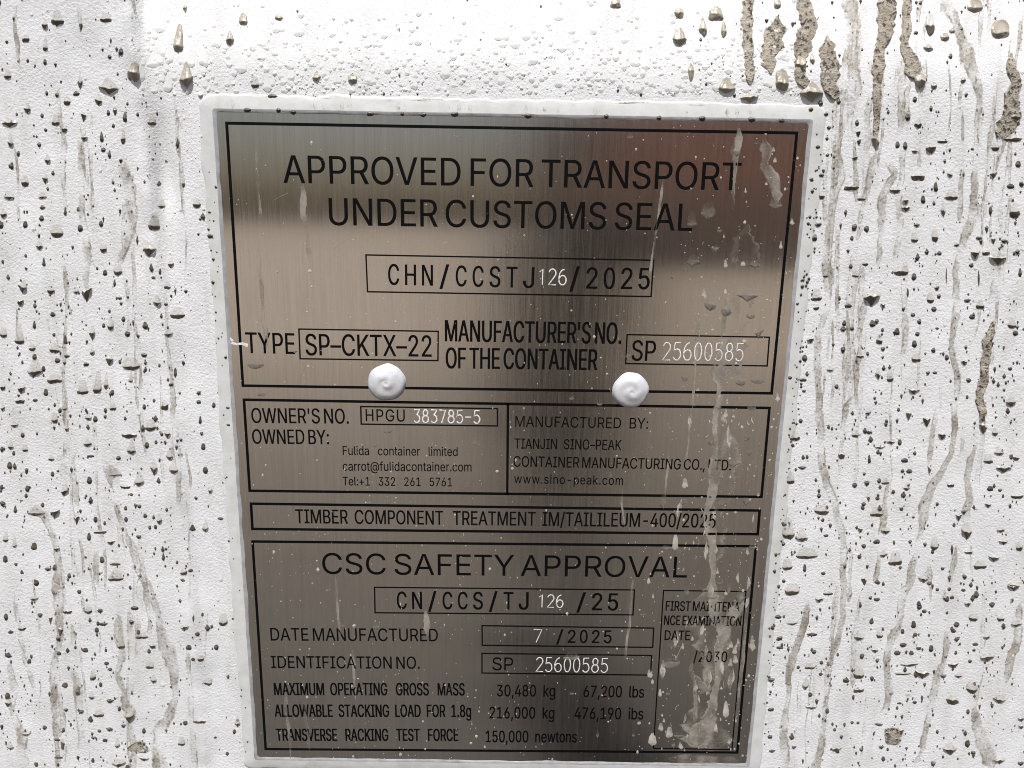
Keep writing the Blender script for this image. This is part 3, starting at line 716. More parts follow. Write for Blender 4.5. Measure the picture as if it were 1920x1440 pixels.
def stamped(name, s, x0, y0, x1, y1, cap, parent, wd=0.00042, lab=None, m_=None):
    """Numbers engraved stroke by stroke: thin raised-burr lines as one mesh."""
    P, Q, T = Vector(flat(x0, y0)), Vector(flat(x1, y1)), Vector(flat(x0, y0 - cap))
    d = Q - P
    up = Vector((-d.y, d.x)).normalized() * (T - P).length
    adv = 0.74
    tot = adv * (len(s) - 1) + 0.54
    vv, ff = [], []
    for k, ch in enumerate(s):
        for st_ in DIGIT[ch]:
            pts = []
            for (x, y) in st_:
                p = P + d * ((k * adv + x) / tot) + up * y
                pts.append(Vector((p.x + random.uniform(-1, 1) * 4e-5, p.y + random.uniform(-1, 1) * 4e-5)))
            for j, p in enumerate(pts):
                q0, q1 = pts[max(0, j - 1)], pts[min(len(pts) - 1, j + 1)]
                tn = (q1 - q0).normalized() if (q1 - q0).length > 0 else Vector((1, 0))
                nn = Vector((-tn.y, tn.x)) * wd / 2 * random.uniform(0.8, 1.15)
                i0 = len(vv)
                vv += [(p.x - nn.x, INK_Y * 1.2, p.y - nn.y + ZC), (p.x, INK_Y * 1.2 - 0.00008, p.y + ZC), (p.x + nn.x, INK_Y * 1.2, p.y + nn.y + ZC)]
                if j:
                    ff += [(i0 - 3, i0, i0 + 1, i0 - 2), (i0 - 2, i0 + 1, i0 + 2, i0 - 1)]
    o = mesh_obj(name, [(x, y, z - ZC) for x, y, z in vv], ff, m_ or STAMP, None)
    o.parent = parent
    if lab: o['label'] = lab
    return o


def panel(name, frames, lines, label=None):
    """One printed panel: its heavy border is the part, its lettering, thin boxes and stamped numbers are sub-parts."""
    bm = bmesh.new()
    frame_bm(bm, frames, 0.00098)
    o = bm_obj(name, bm, INK, plate)
    if label: o['label'] = label
    bm = bmesh.new()
    for ln in lines:
        put_text(bm, *ln[:6], **(ln[6] if len(ln) > 6 else {}))
    bm_obj('lettering', bm, INK, o)
    return o


def boxes(parent, lst, wd=0.00052):
    for q in lst:
        bm = bmesh.new()
        frame_bm(bm, q, wd)
        bm_obj('box_outline', bm, INK, parent)


T1 = dict(ws=0.62)
TH = dict(ws=0.62, heavy=0.016)
TM = dict(mono=0.80, heavy=0.03)
p1 = panel('customs_panel', [(422, 228), (1497, 246.6), (1449, 740), (453, 725.6)], [
    ('APPROVED FOR TRANSPORT', 532, 343, 1386.6, 357, 52, TH),
    ('UNDER CUSTOMS SEAL', 618, 422, 1297, 433, 51, TH),
    ('CHN/CCSTJ', 728.5, 534, 1000.6, 540, 39, TM),
    ('/2025', 1068, 541, 1217, 542.5, 40, TM),
    ('TYPE', 462, 662, 553, 664, 39),
    ('SP\u2013CKTX\u201322', 574, 666, 809, 669, 40),
    ("MANUFACTURER'S NO.", 835, 640, 1164, 645, 40, T1),
    ('OF THE CONTAINER', 836.5, 690.6, 1119, 694, 39, T1),
    ('SP', 1184, 676, 1228, 677, 38)])
boxes(p1, [[(684.7, 476.6), (1227, 486.6), (1222, 557.5), (687.8, 548.4)], [(559, 615.6), (823, 620), (822.5, 677.5), (561.5, 674)],
           [(1174.7, 626), (1444, 631), (1439.7, 687.5), (1171.6, 683)]])
stamped('stamped_number', '126', 1009, 533.5, 1061.5, 534.5, 29.5, p1)
stamped('stamped_number', '25600585', 1242, 675, 1392.5, 677, 33, p1)

p2 = panel('owner_panel', [(454.7, 747), (1445.6, 762.5), (1430, 934), (466, 922.5)], [
    ("OWNER'S NO.", 472.5, 793, 654, 794.5, 28, T1),
    ('HPGU', 686, 789.7, 759, 790.5, 22.5, dict(ls=1.1)),
    ('OWNED BY:', 474, 832, 617, 833, 27, T1),
    ('Fulida   container   limited', 643, 853, 858, 855, 16.5),
    ('carrot@fulidacontainer.com', 643, 882.5, 884, 884, 17),
    ('Tel:+1   332   261   5761', 643, 910, 847.5, 912, 16),
    ('MANUFACTURED  BY:', 966, 800, 1214.7, 804, 20),
    ('TIANJIN  SINO\u2013PEAK', 964.7, 841, 1164.7, 844, 19),
    ('CONTAINER MANUFACTURING CO., LTD.', 963, 875, 1370, 882, 20, T1),
    ('www.sino-peak.com', 964, 906, 1168, 909.5, 17, dict(ls=1.08))])
bm = bmesh.new()
quad_line(bm, flat(952.5, 757), flat(951, 926), 0.0009)
bm_obj('divider', bm, INK, p2)
boxes(p2, [[(675, 761), (934, 765), (934, 800), (676, 796.5)]])
stamped('stamped_number', '383785-5', 776, 792, 900, 794, 24, p2, 0.0005)

p3 = panel('timber_panel', [(468, 942), (1427, 955), (1423, 1004), (471, 994)], [
    ('TIMBER  COMPONENT   TREATMENT  IM/TAILILEUM-400/2025', 555, 981, 1341, 989.5, 26, dict(ws=0.8))])

p4 = panel('safety_panel', [(471, 1013), (1420, 1022), (1384.4, 1413), (496, 1406.5)], [
    ('CSC SAFETY APPROVAL', 605, 1076, 1287.5, 1083, 39, T1),
    ('CN/CCS/TJ', 745, 1142, 990.6, 1142.8, 32.5, TM),
    ('/25', 1081, 1144, 1158, 1144.7, 32, TM),
    ('DATE MANUFACTURED', 508, 1201, 821, 1202.5, 23.5, T1),
    ('/2025', 1043, 1205, 1146, 1206, 24, TM),
    ('IDENTIFICATION NO.', 509, 1252.5, 787, 1254, 22.5, T1),
    ('SP', 923, 1256.6, 962, 1257, 24),
    ('MAXIMUM  OPERATING   GROSS   MASS', 515, 1303.4, 871, 1304, 23),
    ('30,480  kg', 932, 1305.6, 1040.6, 1306, 21.5),
    ('67,200  lbs', 1094, 1307, 1207, 1308, 21.5),
    ('ALLOWABLE  STACKING  LOAD  FOR  1.8g', 516, 1344, 883, 1344.5, 23),
    ('216,000  kg', 918, 1347, 1039, 1347.5, 21.5),
    ('476,190  ibs', 1077, 1348, 1205.6, 1349, 21.5),
    ('TRANSVERSE   RACKING   TEST   FORCE', 519, 1389, 859, 1389.3, 22.5),
    ('150,000  newtons', 911, 1391.6, 1081, 1392, 21.5)])
boxes(p4, [[(701, 1100), (1191, 1105), (1188, 1154), (702, 1150)], [(902.5, 1172), (1227, 1176.6), (1225, 1215), (903, 1211)],
           [(902.5, 1224), (1223, 1228), (1221, 1267), (902.5, 1263)]])
stamped('stamped_number', '126', 1009, 1138.4, 1055.6, 1139, 23.5, p4)
stamped('stamped_number', '7', 1000, 1204, 1015.6, 1204.3, 24, p4)
stamped('stamped_number', '25600585', 1005, 1259, 1139, 1261, 26.5, p4)

bm = bmesh.new()
frame_bm(bm, [(1243, 1106), (1400, 1108), (1373.4, 1406.6), (1224, 1404)], 0.00048)
p5 = bm_obj('maintenance_box', bm, INK, plate)
bm = bmesh.new()
for ln in [('FIRST MAINTENA', 1248, 1145, 1386, 1147, 18, T1), ('NCE EXAMINATION', 1245, 1172, 1389, 1173.5, 18, T1),
           ('DATE', 1246, 1200, 1293, 1200.5, 18), ('/2030', 1300, 1241, 1362.5, 1241.5, 20, dict(ls=1.1))]:
    put_text(bm, *ln[:6], **(ln[6] if len(ln) > 6 else {}))
bm_obj('lettering', bm, INK, p5)
stamped('stamped_number', '7', 1262, 1237, 1276, 1237.3, 26, p5, 0.00036, 'dull worn engraved number under the mud', STAMPW)

# scratches
def scratch(pts, wd, material=None):
    P_ = [Vector(flat(*p)) for p in pts]
    vv, ff = [], []
    for j, p in enumerate(P_):
        tn = (P_[min(len(P_) - 1, j + 1)] - P_[max(0, j - 1)]).normalized()
        nn = Vector((-tn.y, tn.x)) * wd / 2 * (0.25 + random.uniform(0.2, 1.0))
        vv += [(p.x - nn.x, -0.00009, p.y - nn.y), (p.x + nn.x, -0.00009, p.y + nn.y)]
        if j: ff.append((2 * j - 2, 2 * j, 2 * j + 1, 2 * j - 1))
    o = mesh_obj('scratch', vv, ff, material or STAMPW, None)
    o.parent = plate
    return o


scratch([(424, 636), (430, 634), (437, 639), (434, 643), (445, 645), (455, 644), (465, 648)], 0.0011, STAMP)
scratch([(626, 466), (645, 452), (665, 442), (688, 434), (706, 431)], 0.00012)
scratch([(581, 236), (592, 246), (598, 256)], 0.00010)
scratch([(512, 376), (526, 368), (540, 362)], 0.00012)
scratch([(404, 471), (420, 471), (436, 470)], 0.00012)

# rivets: domed, with a turned swirl
def rivet(px, py, rad_px, ph):
    x, z = flat(px, py)
    rr = (Vector(flat(px + rad_px, py)) - Vector((x, z))).length
    nr, na = 12, 40
    vv, ff = [(0, -rr * 0.40, 0)], []
    for i in range(1, nr + 1):
        u = i / nr
        for k in range(na):
            a = 2 * math.pi * k / na
            sp_ = u * 9.0 - a - ph
            h = rr * (0.06 + 0.38 * math.sqrt(max(0.0, 1 - u * u * 0.96))) if i < nr else -0.00002
            h += 0.00024 * math.sin(sp_) * (1 - u) * (1 if 0.1 < u < 0.85 else 0.3)
            h += 0.00010 * noise.noise((x * 50 + math.cos(a) * u * 2, z * 50, math.sin(a) * u * 2))
            ru = u * rr * (1 + 0.10 * noise.noise((math.cos(a) * 1.5 + ph, math.sin(a) * 1.5, x * 90)))
            vv.append((ru * math.cos(a), -h, ru * math.sin(a)))
    for k in range(na):
        ff.append((0, 1 + (k + 1) % na, 1 + k))
    for i in range(nr - 1):
        for k in range(na):
            p, q = 1 + i * na + k, 1 + i * na + (k + 1) % na
            ff.append((p, q, q + na, p + na))
    o = mesh_obj('rivet', vv, ff, RIVET, None)
    o.parent = plate
    o.location = (x, 0, z)
    return o


rivet(725.6, 717, 35.5, 0.4)
rivet(1182.5, 732, 34.5, 2.6)
# ------------------------------------------------------------------ mud drops
def drop_grid(px, py, wpx, dark, body, shape, rng, nu=10, nv=11, thick=1.0, fn=surf_y, rough_=0.0):
    """A drop of muddy water hanging on the wall: thin tail above, swelling to a ridge, undercut below.
    (px, py) ridge, wpx width, dark length of the undercut, body length of the tail, all as seen in the photograph."""
    def ridge_u(s):
        return s * s * (3 - 2 * s)
    tot = body + dark
    vr = body / tot
    jit = rng.uniform(0, 100)
    skew = rng.uniform(-0.16, 0.16) * min(1.0, body / 25.0)
    vlist = [0, 0.05, 0.14, 0.28, 0.44, 0.60, 0.76, 0.90, 1.0] if nu > 6 else [0, 0.12, 0.4, 0.75, 1.0]
    V = [vr * k for k in vlist] + [lerp(vr, 1, k) for k in ((0.10, 0.28, 0.46, 0.64, 0.80, 0.92, 1.0) if nu > 6 else (0.12, 0.5, 0.85, 1.0))]
    asym = rng.uniform(-0.5, 0.5)
    hmax = thick * 0.52 * min(dark, 0.75 * wpx) * 0.000178
    verts, film = [], []
    for v in V:
        y = py - body + v * tot
        if v <= vr:
            s = v / vr if vr > 0 else 1
            if shape == 's':
                W = math.sin(math.pi / 2 * (0.12 + 0.88 * s)) ** 0.8
            elif shape == 'p' and body > dark:
                W = 0.22 + 0.78 * s ** 0.9 if s > 0 else 0.12
            elif shape == 'f':
                W = 0.35 + 0.60 * math.sqrt(s)
            else:
                W = 0.30 + 0.70 * math.sqrt(1 - (1 - s) ** 2) if body < 1.5 * wpx else 0.30 + 0.70 * s ** 0.7
            prof = 0.16 + 0.84 * s ** 1.8
            fl = 0.26 + 0.28 * s ** 2.5
            if shape == 's':
                fl = 0.35 + 0.65 * s
        else:
            s = (v - vr) / (1 - vr)
            if shape == 'r':
                W = math.sqrt(max(0.0, 1 - s * s)) * 0.97 + 0.03
            elif shape == 'f':
                W = 1.0 - 0.10 * s - 0.30 * max(0, s - 0.7) / 0.3
            elif shape == 's':
                W = max(0.06, math.cos(s * math.pi / 2))
            else:
                W = max(0.05, 1 - s) ** 1.12
            prof = (1 - s) ** 0.85
            fl = 1.0  # mud turned fully opaque below the ridge, standing in for underside shade
        for iu in range(nu + 1):
            u = -1 + 2 * iu / nu
            e = 1 - u * u
            n1 = noise.noise((jit + v * 3.0, u * 1.3, 0.3))
            edge = 1 + 0.22 * n1
            x = px + u * W * wpx / 2 * edge + skew * wpx * (v - vr) * (1 if shape != 'f' else 0.4)
            yy = y + dark * 0.30 * noise.noise((jit, u * 1.9, v * 2.0)) + (asym * 0.35 * dark * u if shape in 'pf' and abs(v - vr) < 0.25 else 0)
            h = hmax * prof * (e ** 0.42) * (1 + 0.14 * noise.noise((jit + u * 2, v * 4, 7.0)) + rough_ * noise.noise((jit + x * 0.35, yy * 0.35, 2.0)))
            if v >= 1.0: h = 0.0
            X, Z = at(x, yy, fn)
            verts.append((X, fn(X, Z) - max(h, 0) - 0.00003, Z + ZC))
            film.append(min(fl, 0.47) * (0.30 + 0.70 * e ** 0.5) + 0.13 * math.exp(-((abs(u) - 0.8) / 0.13) ** 2) if v < vr - 1e-6 and shape != 's' else fl)
    n = nu + 1
    faces = [(j * n + i, (j + 1) * n + i, (j + 1) * n + i + 1, j * n + i + 1) for j in range(len(V) - 1) for i in range(nu)]
    return verts, faces, film


CROPS = []


def crop(ox, oy, sc, data):
    for ent in data.split():
        a = ent.split(',')
        x, y, wd, dk, bo = (float(k) for k in a[:5])
        CROPS.append((ox + x / sc, oy + y / sc, wd / sc, dk / sc, bo / sc, a[5]))


crop(0, 0, 3.2, """270,150,36,30,40,p 345,125,75,25,65,f 155,232,45,20,28,f 635,115,75,18,40,f 272,288,32,18,65,r 485,150,22,45,60,p 45,455,50,18,35,r 40,248,18,14,8,r
480,495,30,40,60,p 650,530,120,35,70,p 590,605,50,28,45,p 402,610,44,22,35,r 458,562,40,12,15,f 165,655,40,28,50,p 55,738,100,26,30,p 335,735,50,18,50,f
387,772,36,22,24,r 505,825,45,22,25,p 740,835,28,28,70,r 750,712,26,20,40,f 610,835,24,16,45,r 62,855,38,28,60,p 235,868,24,14,14,r 285,960,40,24,40,p
620,900,28,12,15,r 657,935,22,16,35,p 270,1070,34,34,40,p 148,1095,48,24,50,r 57,1180,66,22,30,p 255,1180,55,14,30,p 255,1245,36,12,15,p 20,1285,42,24,30,p
72,1000,22,18,25,r 110,920,18,20,14,r 280,560,16,14,14,r 342,570,22,14,14,r 912,735,56,16,40,f 1065,870,22,22,40,p 1100,1100,22,26,90,r 972,1235,46,16,50,p
925,1355,72,24,80,f 1178,1225,50,22,40,r 340,1400,78,26,60,r 955,1105,30,12,20,p 1260,1415,34,14,10,r 152,1352,28,12,25,r 1530,510,54,20,60,r 1635,575,60,10,12,f
275,780,20,10,10,r 270,375,22,14,20,r 333,385,16,18,6,s 658,340,24,14,10,s 700,290,16,24,8,s 615,295,14,14,5,s 665,240,12,24,10,s 715,310,10,40,5,s 685,580,14,20,5,s
650,680,20,14,20,r 690,660,26,36,20,p 500,690,36,40,20,p 250,1310,30,14,12,r 725,960,22,20,5,s 392,1280,20,14,40,p 720,1260,16,26,8,s 620,1310,12,26,8,s""")
crop(0, 400, 4, """295,245,56,30,45,p 775,265,56,30,40,r 312,40,34,18,25,r 190,92,34,16,30,r 882,435,66,30,60,r 1155,90,90,30,80,f 1120,265,100,58,60,p 1030,205,20,34,40,p
1282,380,50,30,50,p 170,545,66,50,50,p 155,660,50,40,35,p 380,575,54,28,40,r 572,585,46,20,40,p 650,580,76,85,25,p 788,452,32,16,30,r 898,635,32,14,10,p 1178,665,62,35,60,p
1255,548,52,20,40,f 1330,760,115,28,60,f 1265,905,66,24,50,p 925,795,30,18,20,r 955,905,42,20,20,r 830,845,52,30,60,r 778,845,26,12,20,r 692,895,50,55,60,p 395,760,34,14,20,r
405,910,26,14,12,r 258,845,24,20,40,r 148,955,76,26,130,r 28,910,56,22,60,r 242,1010,50,22,30,r 408,1020,80,26,50,f 492,970,34,10,60,r 500,1070,46,14,10,p 692,1040,38,26,50,p
430,1105,42,16,20,r 820,1090,60,50,30,p 985,1145,130,30,70,r 1080,1060,46,18,10,r 1090,1120,26,16,10,p 1092,1170,20,20,20,f 260,1185,120,38,100,p 410,1245,110,28,40,f
20,1300,40,30,30,r 160,1310,58,40,30,p 645,1130,42,18,12,f 620,1335,84,22,90,f 730,1320,70,28,140,r 795,1290,38,34,100,p 345,1355,36,14,40,r 150,1400,70,26,20,f 262,1400,40,14,10,p
1375,1115,26,30,10,s 1315,1200,26,30,40,s 1285,1280,36,16,8,f 1490,1345,34,20,12,p 1490,1412,36,16,12,f 1348,1345,20,16,5,s 1200,440,20,20,26,r 1150,480,30,12,8,r 1135,415,32,24,40,p
980,1255,36,14,90,p 330,385,26,12,50,r 1315,575,18,40,10,s 1285,615,20,22,5,s 1245,680,34,14,10,s 1000,820,16,30,20,s 1035,915,24,26,8,s 195,410,22,16,5,s 1395,580,26,18,8,r
1210,770,20,16,20,r 1220,830,14,18,8,s 860,525,20,24,30,r 1488,155,20,12,8,r 1502,40,22,14,8,r""")
crop(0, 740, 4, """410,185,52,26,60,f 485,105,45,15,60,p 500,255,36,24,60,p 662,170,56,22,35,p 845,98,54,20,40,f 970,295,118,32,14,r 985,415,70,32,80,p 1128,245,80,30,60,r 1235,80,62,36,40,f
1255,285,54,40,45,p 1502,200,26,18,40,r 1512,290,30,16,12,p 1525,400,34,14,36,r 1540,570,38,22,30,r 1272,460,56,32,60,p 1300,565,70,26,50,r 1155,545,60,58,60,p 655,365,70,26,40,p
680,460,60,10,8,f 385,480,56,18,36,p 188,410,46,18,40,r 170,305,30,16,20,r 110,540,34,22,30,p 485,720,60,40,60,p 670,650,38,20,36,r 680,795,38,26,30,p 410,870,80,55,10,p
575,920,46,55,20,p 270,885,130,24,60,p 865,600,110,14,50,p 940,685,76,20,10,f 1045,655,76,34,80,p 1045,835,32,16,12,r 1090,910,30,14,18,r 1195,940,44,34,50,p 750,1025,100,18,10,f
668,1075,30,20,40,r 830,1100,62,26,10,p 1040,1060,40,22,8,p 115,870,30,18,40,p 42,1085,46,20,60,r 108,1130,40,18,70,p 425,1150,46,30,20,p 40,1245,36,14,40,r 120,1270,26,16,10,p
765,1245,34,18,30,r 360,1305,50,18,10,p 865,1268,78,12,8,f 865,1375,115,22,60,f 272,1415,40,18,14,r 1375,1328,56,24,30,f 1220,1165,28,18,30,p 1245,1155,22,14,8,s 1225,1225,26,20,40,p
1540,1000,50,30,70,p 1445,1010,50,14,36,p 1655,928,46,12,8,p 1575,715,36,30,30,p 1470,772,26,16,8,s 1190,650,34,18,30,p 890,475,36,16,16,r 200,565,24,30,14,r 15,410,30,24,20,p
80,390,46,24,50,p 20,815,46,24,14,p 110,225,60,20,30,p 20,100,36,26,40,p 255,1150,46,14,40,r 1330,340,20,18,5,s 1358,335,24,18,6,s 1365,445,10,30,6,s 790,120,26,20,20,p
985,750,28,10,12,r 1430,1320,40,10,12,r 1165,1150,16,20,8,s 1370,1390,36,14,8,p 1708,98,30,10,8,r 1712,226,28,10,8,r""")
crop(0, 1080, 4, """275,55,36,18,25,r 255,165,72,20,14,p 595,118,34,16,14,r 660,258,64,24,40,r 750,262,40,14,16,r 300,292,40,20,14,p 165,388,62,22,20,r 80,422,46,12,16,p 45,310,30,24,30,r
505,258,66,24,8,f 455,400,40,70,20,p 440,465,36,26,10,f 440,580,36,14,14,f 1010,235,60,20,8,f 725,410,36,14,24,r 770,358,76,16,8,p 1062,452,94,18,40,f 1385,375,66,36,10,p
905,520,70,26,130,r 1140,518,56,26,8,p 1415,535,44,20,20,f 1622,530,36,26,16,r 1505,618,50,22,26,r 1448,625,28,12,12,r 1480,435,36,16,14,r 1675,345,76,28,70,r 1150,778,52,28,40,p
1122,675,68,20,36,r 700,755,44,26,60,r 640,558,46,14,20,r 488,825,44,14,26,r 685,905,50,22,36,p 825,932,56,22,10,p 62,945,52,36,40,p 740,1035,78,24,40,f 970,1045,80,60,80,p
680,1080,44,20,30,p 820,1145,56,22,10,p 1390,1100,36,20,14,r 1495,1085,94,20,6,f 1780,1100,54,30,50,p 1757,1165,26,22,14,s 1360,1252,56,20,50,r 880,1265,46,26,50,p 788,1228,40,16,10,f
700,1210,36,16,8,p 745,1160,30,14,10,r 1562,800,66,20,40,r 1705,1332,26,14,14,r 1615,1210,24,10,8,s 75,1280,60,24,40,p 195,1180,80,22,20,p 470,1240,30,60,20,f 440,1360,66,10,6,f
890,1400,110,36,30,p 270,1412,34,22,16,p 335,1135,36,18,14,p 610,1015,40,20,10,p 495,1000,36,20,8,p 755,815,26,16,18,r 430,1225,46,14,8,f 800,655,40,14,12,p 825,700,36,14,10,p
1450,310,16,40,14,s 380,310,30,50,10,p 62,600,56,14,26,p 235,600,24,20,10,p 15,1125,26,36,10,p 1080,1360,80,30,8,p 925,1120,36,20,8,p 985,340,40,26,8,p""")
crop(1440, 400, 4, """350,180,40,24,40,f 375,85,40,18,8,p 645,105,36,26,20,r 742,122,26,20,24,r 1100,195,60,22,50,r 1252,180,56,34,70,r 1118,85,40,14,6,p 1840,10,50,24,10,r 1285,300,36,14,16,r
1120,335,40,20,36,p 600,280,26,18,10,p 348,285,18,18,8,p 1525,390,38,16,16,r 1550,290,70,54,10,p 1635,290,60,24,12,f 1725,330,130,52,20,p 1870,285,36,26,14,p 1000,435,120,30,40,r
1020,490,14,16,6,s 730,380,46,12,8,r 620,398,28,16,16,r 655,465,56,14,40,f 430,470,40,14,6,r 365,630,80,24,70,f 362,705,44,22,30,r 775,620,130,76,60,p 862,680,40,36,14,p
600,690,60,18,12,f 1048,600,16,34,40,s 1218,650,56,24,60,r 1282,620,30,20,14,r 1590,690,64,26,40,f 1530,778,44,16,20,r 1245,720,40,18,20,r 1015,712,26,24,8,s 1087,762,34,14,14,r
815,808,32,24,16,p 1135,808,32,22,16,r 1690,820,36,70,20,p 1830,835,66,26,50,f 1855,900,44,18,20,r 968,895,40,18,36,r 1120,905,38,16,16,r 858,875,22,14,16,r 1268,862,30,10,8,s
565,870,46,20,20,p 630,862,34,18,14,f 835,950,50,30,50,f 318,940,60,36,14,p 862,1015,36,20,14,p 562,1020,36,30,20,p 748,1052,22,16,14,r 1240,1025,32,22,16,r 1180,1050,16,14,8,s
1315,1050,18,22,10,r 692,1070,60,20,12,p 1110,1090,78,26,40,f 860,1078,20,14,10,r 825,1205,46,40,50,p 915,1240,52,24,60,r 262,1245,60,16,8,f 270,1330,36,14,8,p 515,1298,30,18,16,r
1095,1325,90,30,20,p 1200,1195,30,18,10,p 1250,1195,36,10,10,r 1178,1280,16,14,8,s 1505,1250,38,18,14,r 1640,980,36,50,6,p 1680,970,30,40,6,p 1630,1180,46,80,6,p 1815,1160,34,18,8,r
1820,1410,80,40,50,p 800,1385,20,14,10,r 1160,1400,18,34,12,s 1640,105,26,46,12,s 1890,450,26,26,40,f 465,1170,60,20,30,p 1770,1320,22,14,6,s 1700,1170,20,30,20,s 1470,1110,50,30,4,p
1580,490,16,60,60,s 1337,470,10,60,60,s 1495,650,60,20,8,p 1265,555,40,24,8,p 1415,238,40,14,10,p 220,675,24,14,6,r 165,1230,30,14,8,r 1690,190,40,40,20,p 1770,205,50,20,10,p 1580,185,50,14,10,p""")
crop(1440, 740, 4, """752,130,44,26,40,p 885,220,28,20,16,r 1190,180,66,60,6,p 1055,140,46,50,20,p 1612,230,60,70,30,p 1305,295,66,44,10,p 755,272,44,24,30,r 655,300,60,20,40,r 202,318,78,26,50,f
185,378,28,14,12,r 770,340,40,20,30,p 920,350,70,24,20,p 840,390,80,18,8,p 550,445,54,36,26,r 760,490,24,26,40,f 1025,490,54,18,14,f 1100,435,26,20,10,r 1735,435,80,24,50,p
1650,490,70,24,40,r 1860,470,50,24,14,f 1765,545,120,40,14,p 1010,572,28,14,14,r 1060,575,44,14,16,r 722,592,22,14,8,r 255,545,66,16,8,p 168,645,64,24,70,r 740,660,40,26,16,p
880,655,60,18,40,f 1040,700,54,22,30,p 650,680,40,20,20,p 940,728,26,16,16,r 1015,755,40,20,20,p 820,778,32,14,14,r 755,765,30,40,30,p 718,820,36,18,14,p 382,755,30,20,12,r
400,870,110,30,50,r 815,890,100,24,50,f 1000,848,30,22,8,r 1370,670,56,24,14,f 1665,705,50,18,20,f 1740,712,30,16,8,r 1865,755,88,24,8,f 1650,820,54,30,10,p 1815,830,24,24,10,r
690,1000,44,36,12,p 880,1015,80,30,30,p 1490,1020,80,66,60,p 1745,1010,70,24,16,p 815,1100,52,18,14,f 718,1135,34,18,16,r 1065,1098,26,20,10,r 1248,1138,58,28,70,r 1765,1095,70,30,10,p
150,1045,100,36,120,r 255,1070,90,34,70,p 290,1205,160,24,60,r 145,1290,78,24,60,r 275,1310,28,20,40,r 955,1245,110,34,70,f 870,1195,60,26,40,p 685,1215,30,16,16,r 1505,1175,64,20,8,f
1590,1280,100,26,40,f 1695,1215,90,36,4,p 1165,1375,80,34,40,p 720,1380,50,50,20,p 820,1405,46,18,20,p 1210,1412,40,18,10,p 1360,1370,26,40,14,p 1380,1150,20,60,20,s 1310,1300,30,16,6,r
1475,1360,36,26,8,p 415,1338,34,14,10,r 1885,1140,50,30,40,r 1840,1420,90,40,10,p 1090,915,24,14,6,s 780,975,20,18,10,s 1210,545,30,60,14,p 575,1285,24,22,10,s 115,1395,24,16,8,s
992,1295,22,16,10,s 245,195,30,18,14,r 480,250,18,18,10,r 1550,210,20,16,8,s 1700,285,50,26,40,p 1820,205,20,16,6,s 945,1105,20,24,10,s 410,940,28,14,12,r 435,1055,36,12,8,r
130,970,22,20,8,s 160,960,18,44,6,p 1430,900,50,50,10,p 1470,870,40,30,6,p""")
crop(1440, 1080, 4, """180,110,110,34,60,r 385,165,70,36,12,p 450,130,74,14,6,f 768,160,26,16,8,r 815,172,46,16,8,r 692,215,22,24,20,f 180,350,90,18,14,p 330,435,76,14,8,f 90,460,40,24,8,f
35,385,28,18,14,r 75,300,50,20,8,f 680,455,80,28,30,p 838,440,54,26,40,f 1012,515,54,18,14,r 1135,232,38,20,18,r 1172,262,40,16,12,r 1540,310,70,30,30,r 1745,315,62,24,20,f
1862,355,90,30,20,p 1415,365,44,20,20,p 1390,412,40,14,14,r 1105,440,32,14,14,r 1092,375,38,14,40,r 776,345,34,16,24,r 800,550,54,24,14,p 970,575,48,18,14,r 1130,540,44,14,8,r
1075,580,36,14,20,r 705,600,36,24,16,p 820,632,30,24,14,p 345,565,36,20,14,r 90,535,50,12,8,f 400,650,28,14,16,r 228,682,26,14,10,r 310,680,80,18,30,f 395,738,30,10,14,r
1065,655,140,24,8,p 1010,728,120,14,8,f 1160,720,120,50,14,p 680,735,80,34,60,r 680,845,84,28,12,f 585,778,50,22,12,f 282,815,60,36,60,p 317,892,34,14,20,r 25,775,56,22,8,p
1390,655,86,36,14,p 1315,745,50,24,8,p 1430,745,60,20,20,p 1530,845,90,34,60,r 1645,600,110,40,20,p 1385,920,90,44,30,f 1735,920,100,36,30,p 1640,450,56,30,14,p 1680,215,44,22,20,p
1840,70,90,40,20,p 1325,160,36,24,60,p 1380,155,34,18,8,f 1360,95,26,16,10,r 1465,105,34,12,10,r 1270,100,26,14,8,r 1100,945,34,14,8,r 985,952,36,10,6,f 675,1100,26,12,10,r
500,1150,24,14,10,r 630,1098,26,12,10,r 550,1200,24,24,6,s 515,1285,80,34,20,p 195,1280,40,18,8,p 30,1310,50,16,8,p 1365,1290,110,46,50,p 1240,1400,40,30,10,p 700,1295,30,22,6,s
1270,1165,22,20,10,r 1415,470,40,24,14,p 1555,510,46,12,10,f 1545,553,28,14,8,r 1515,635,28,16,8,r 850,1280,40,20,8,p 1540,1320,36,20,8,f 1900,1060,60,30,8,p 1900,1120,50,26,8,p
1175,810,22,26,8,s 1155,910,18,40,14,s 1005,1050,24,30,10,p 325,975,90,26,10,p 640,905,22,30,14,s 780,765,28,24,14,r 120,35,24,16,8,s 80,80,22,14,6,s 392,245,20,22,6,s 365,930,26,34,10,s
1500,195,50,36,8,p 1895,1400,50,24,8,p 1735,1370,90,40,10,p 20,995,46,20,8,f 15,1200,36,20,8,f 910,1170,70,24,8,p 1000,1150,50,30,10,p 830,1110,60,16,6,p""")
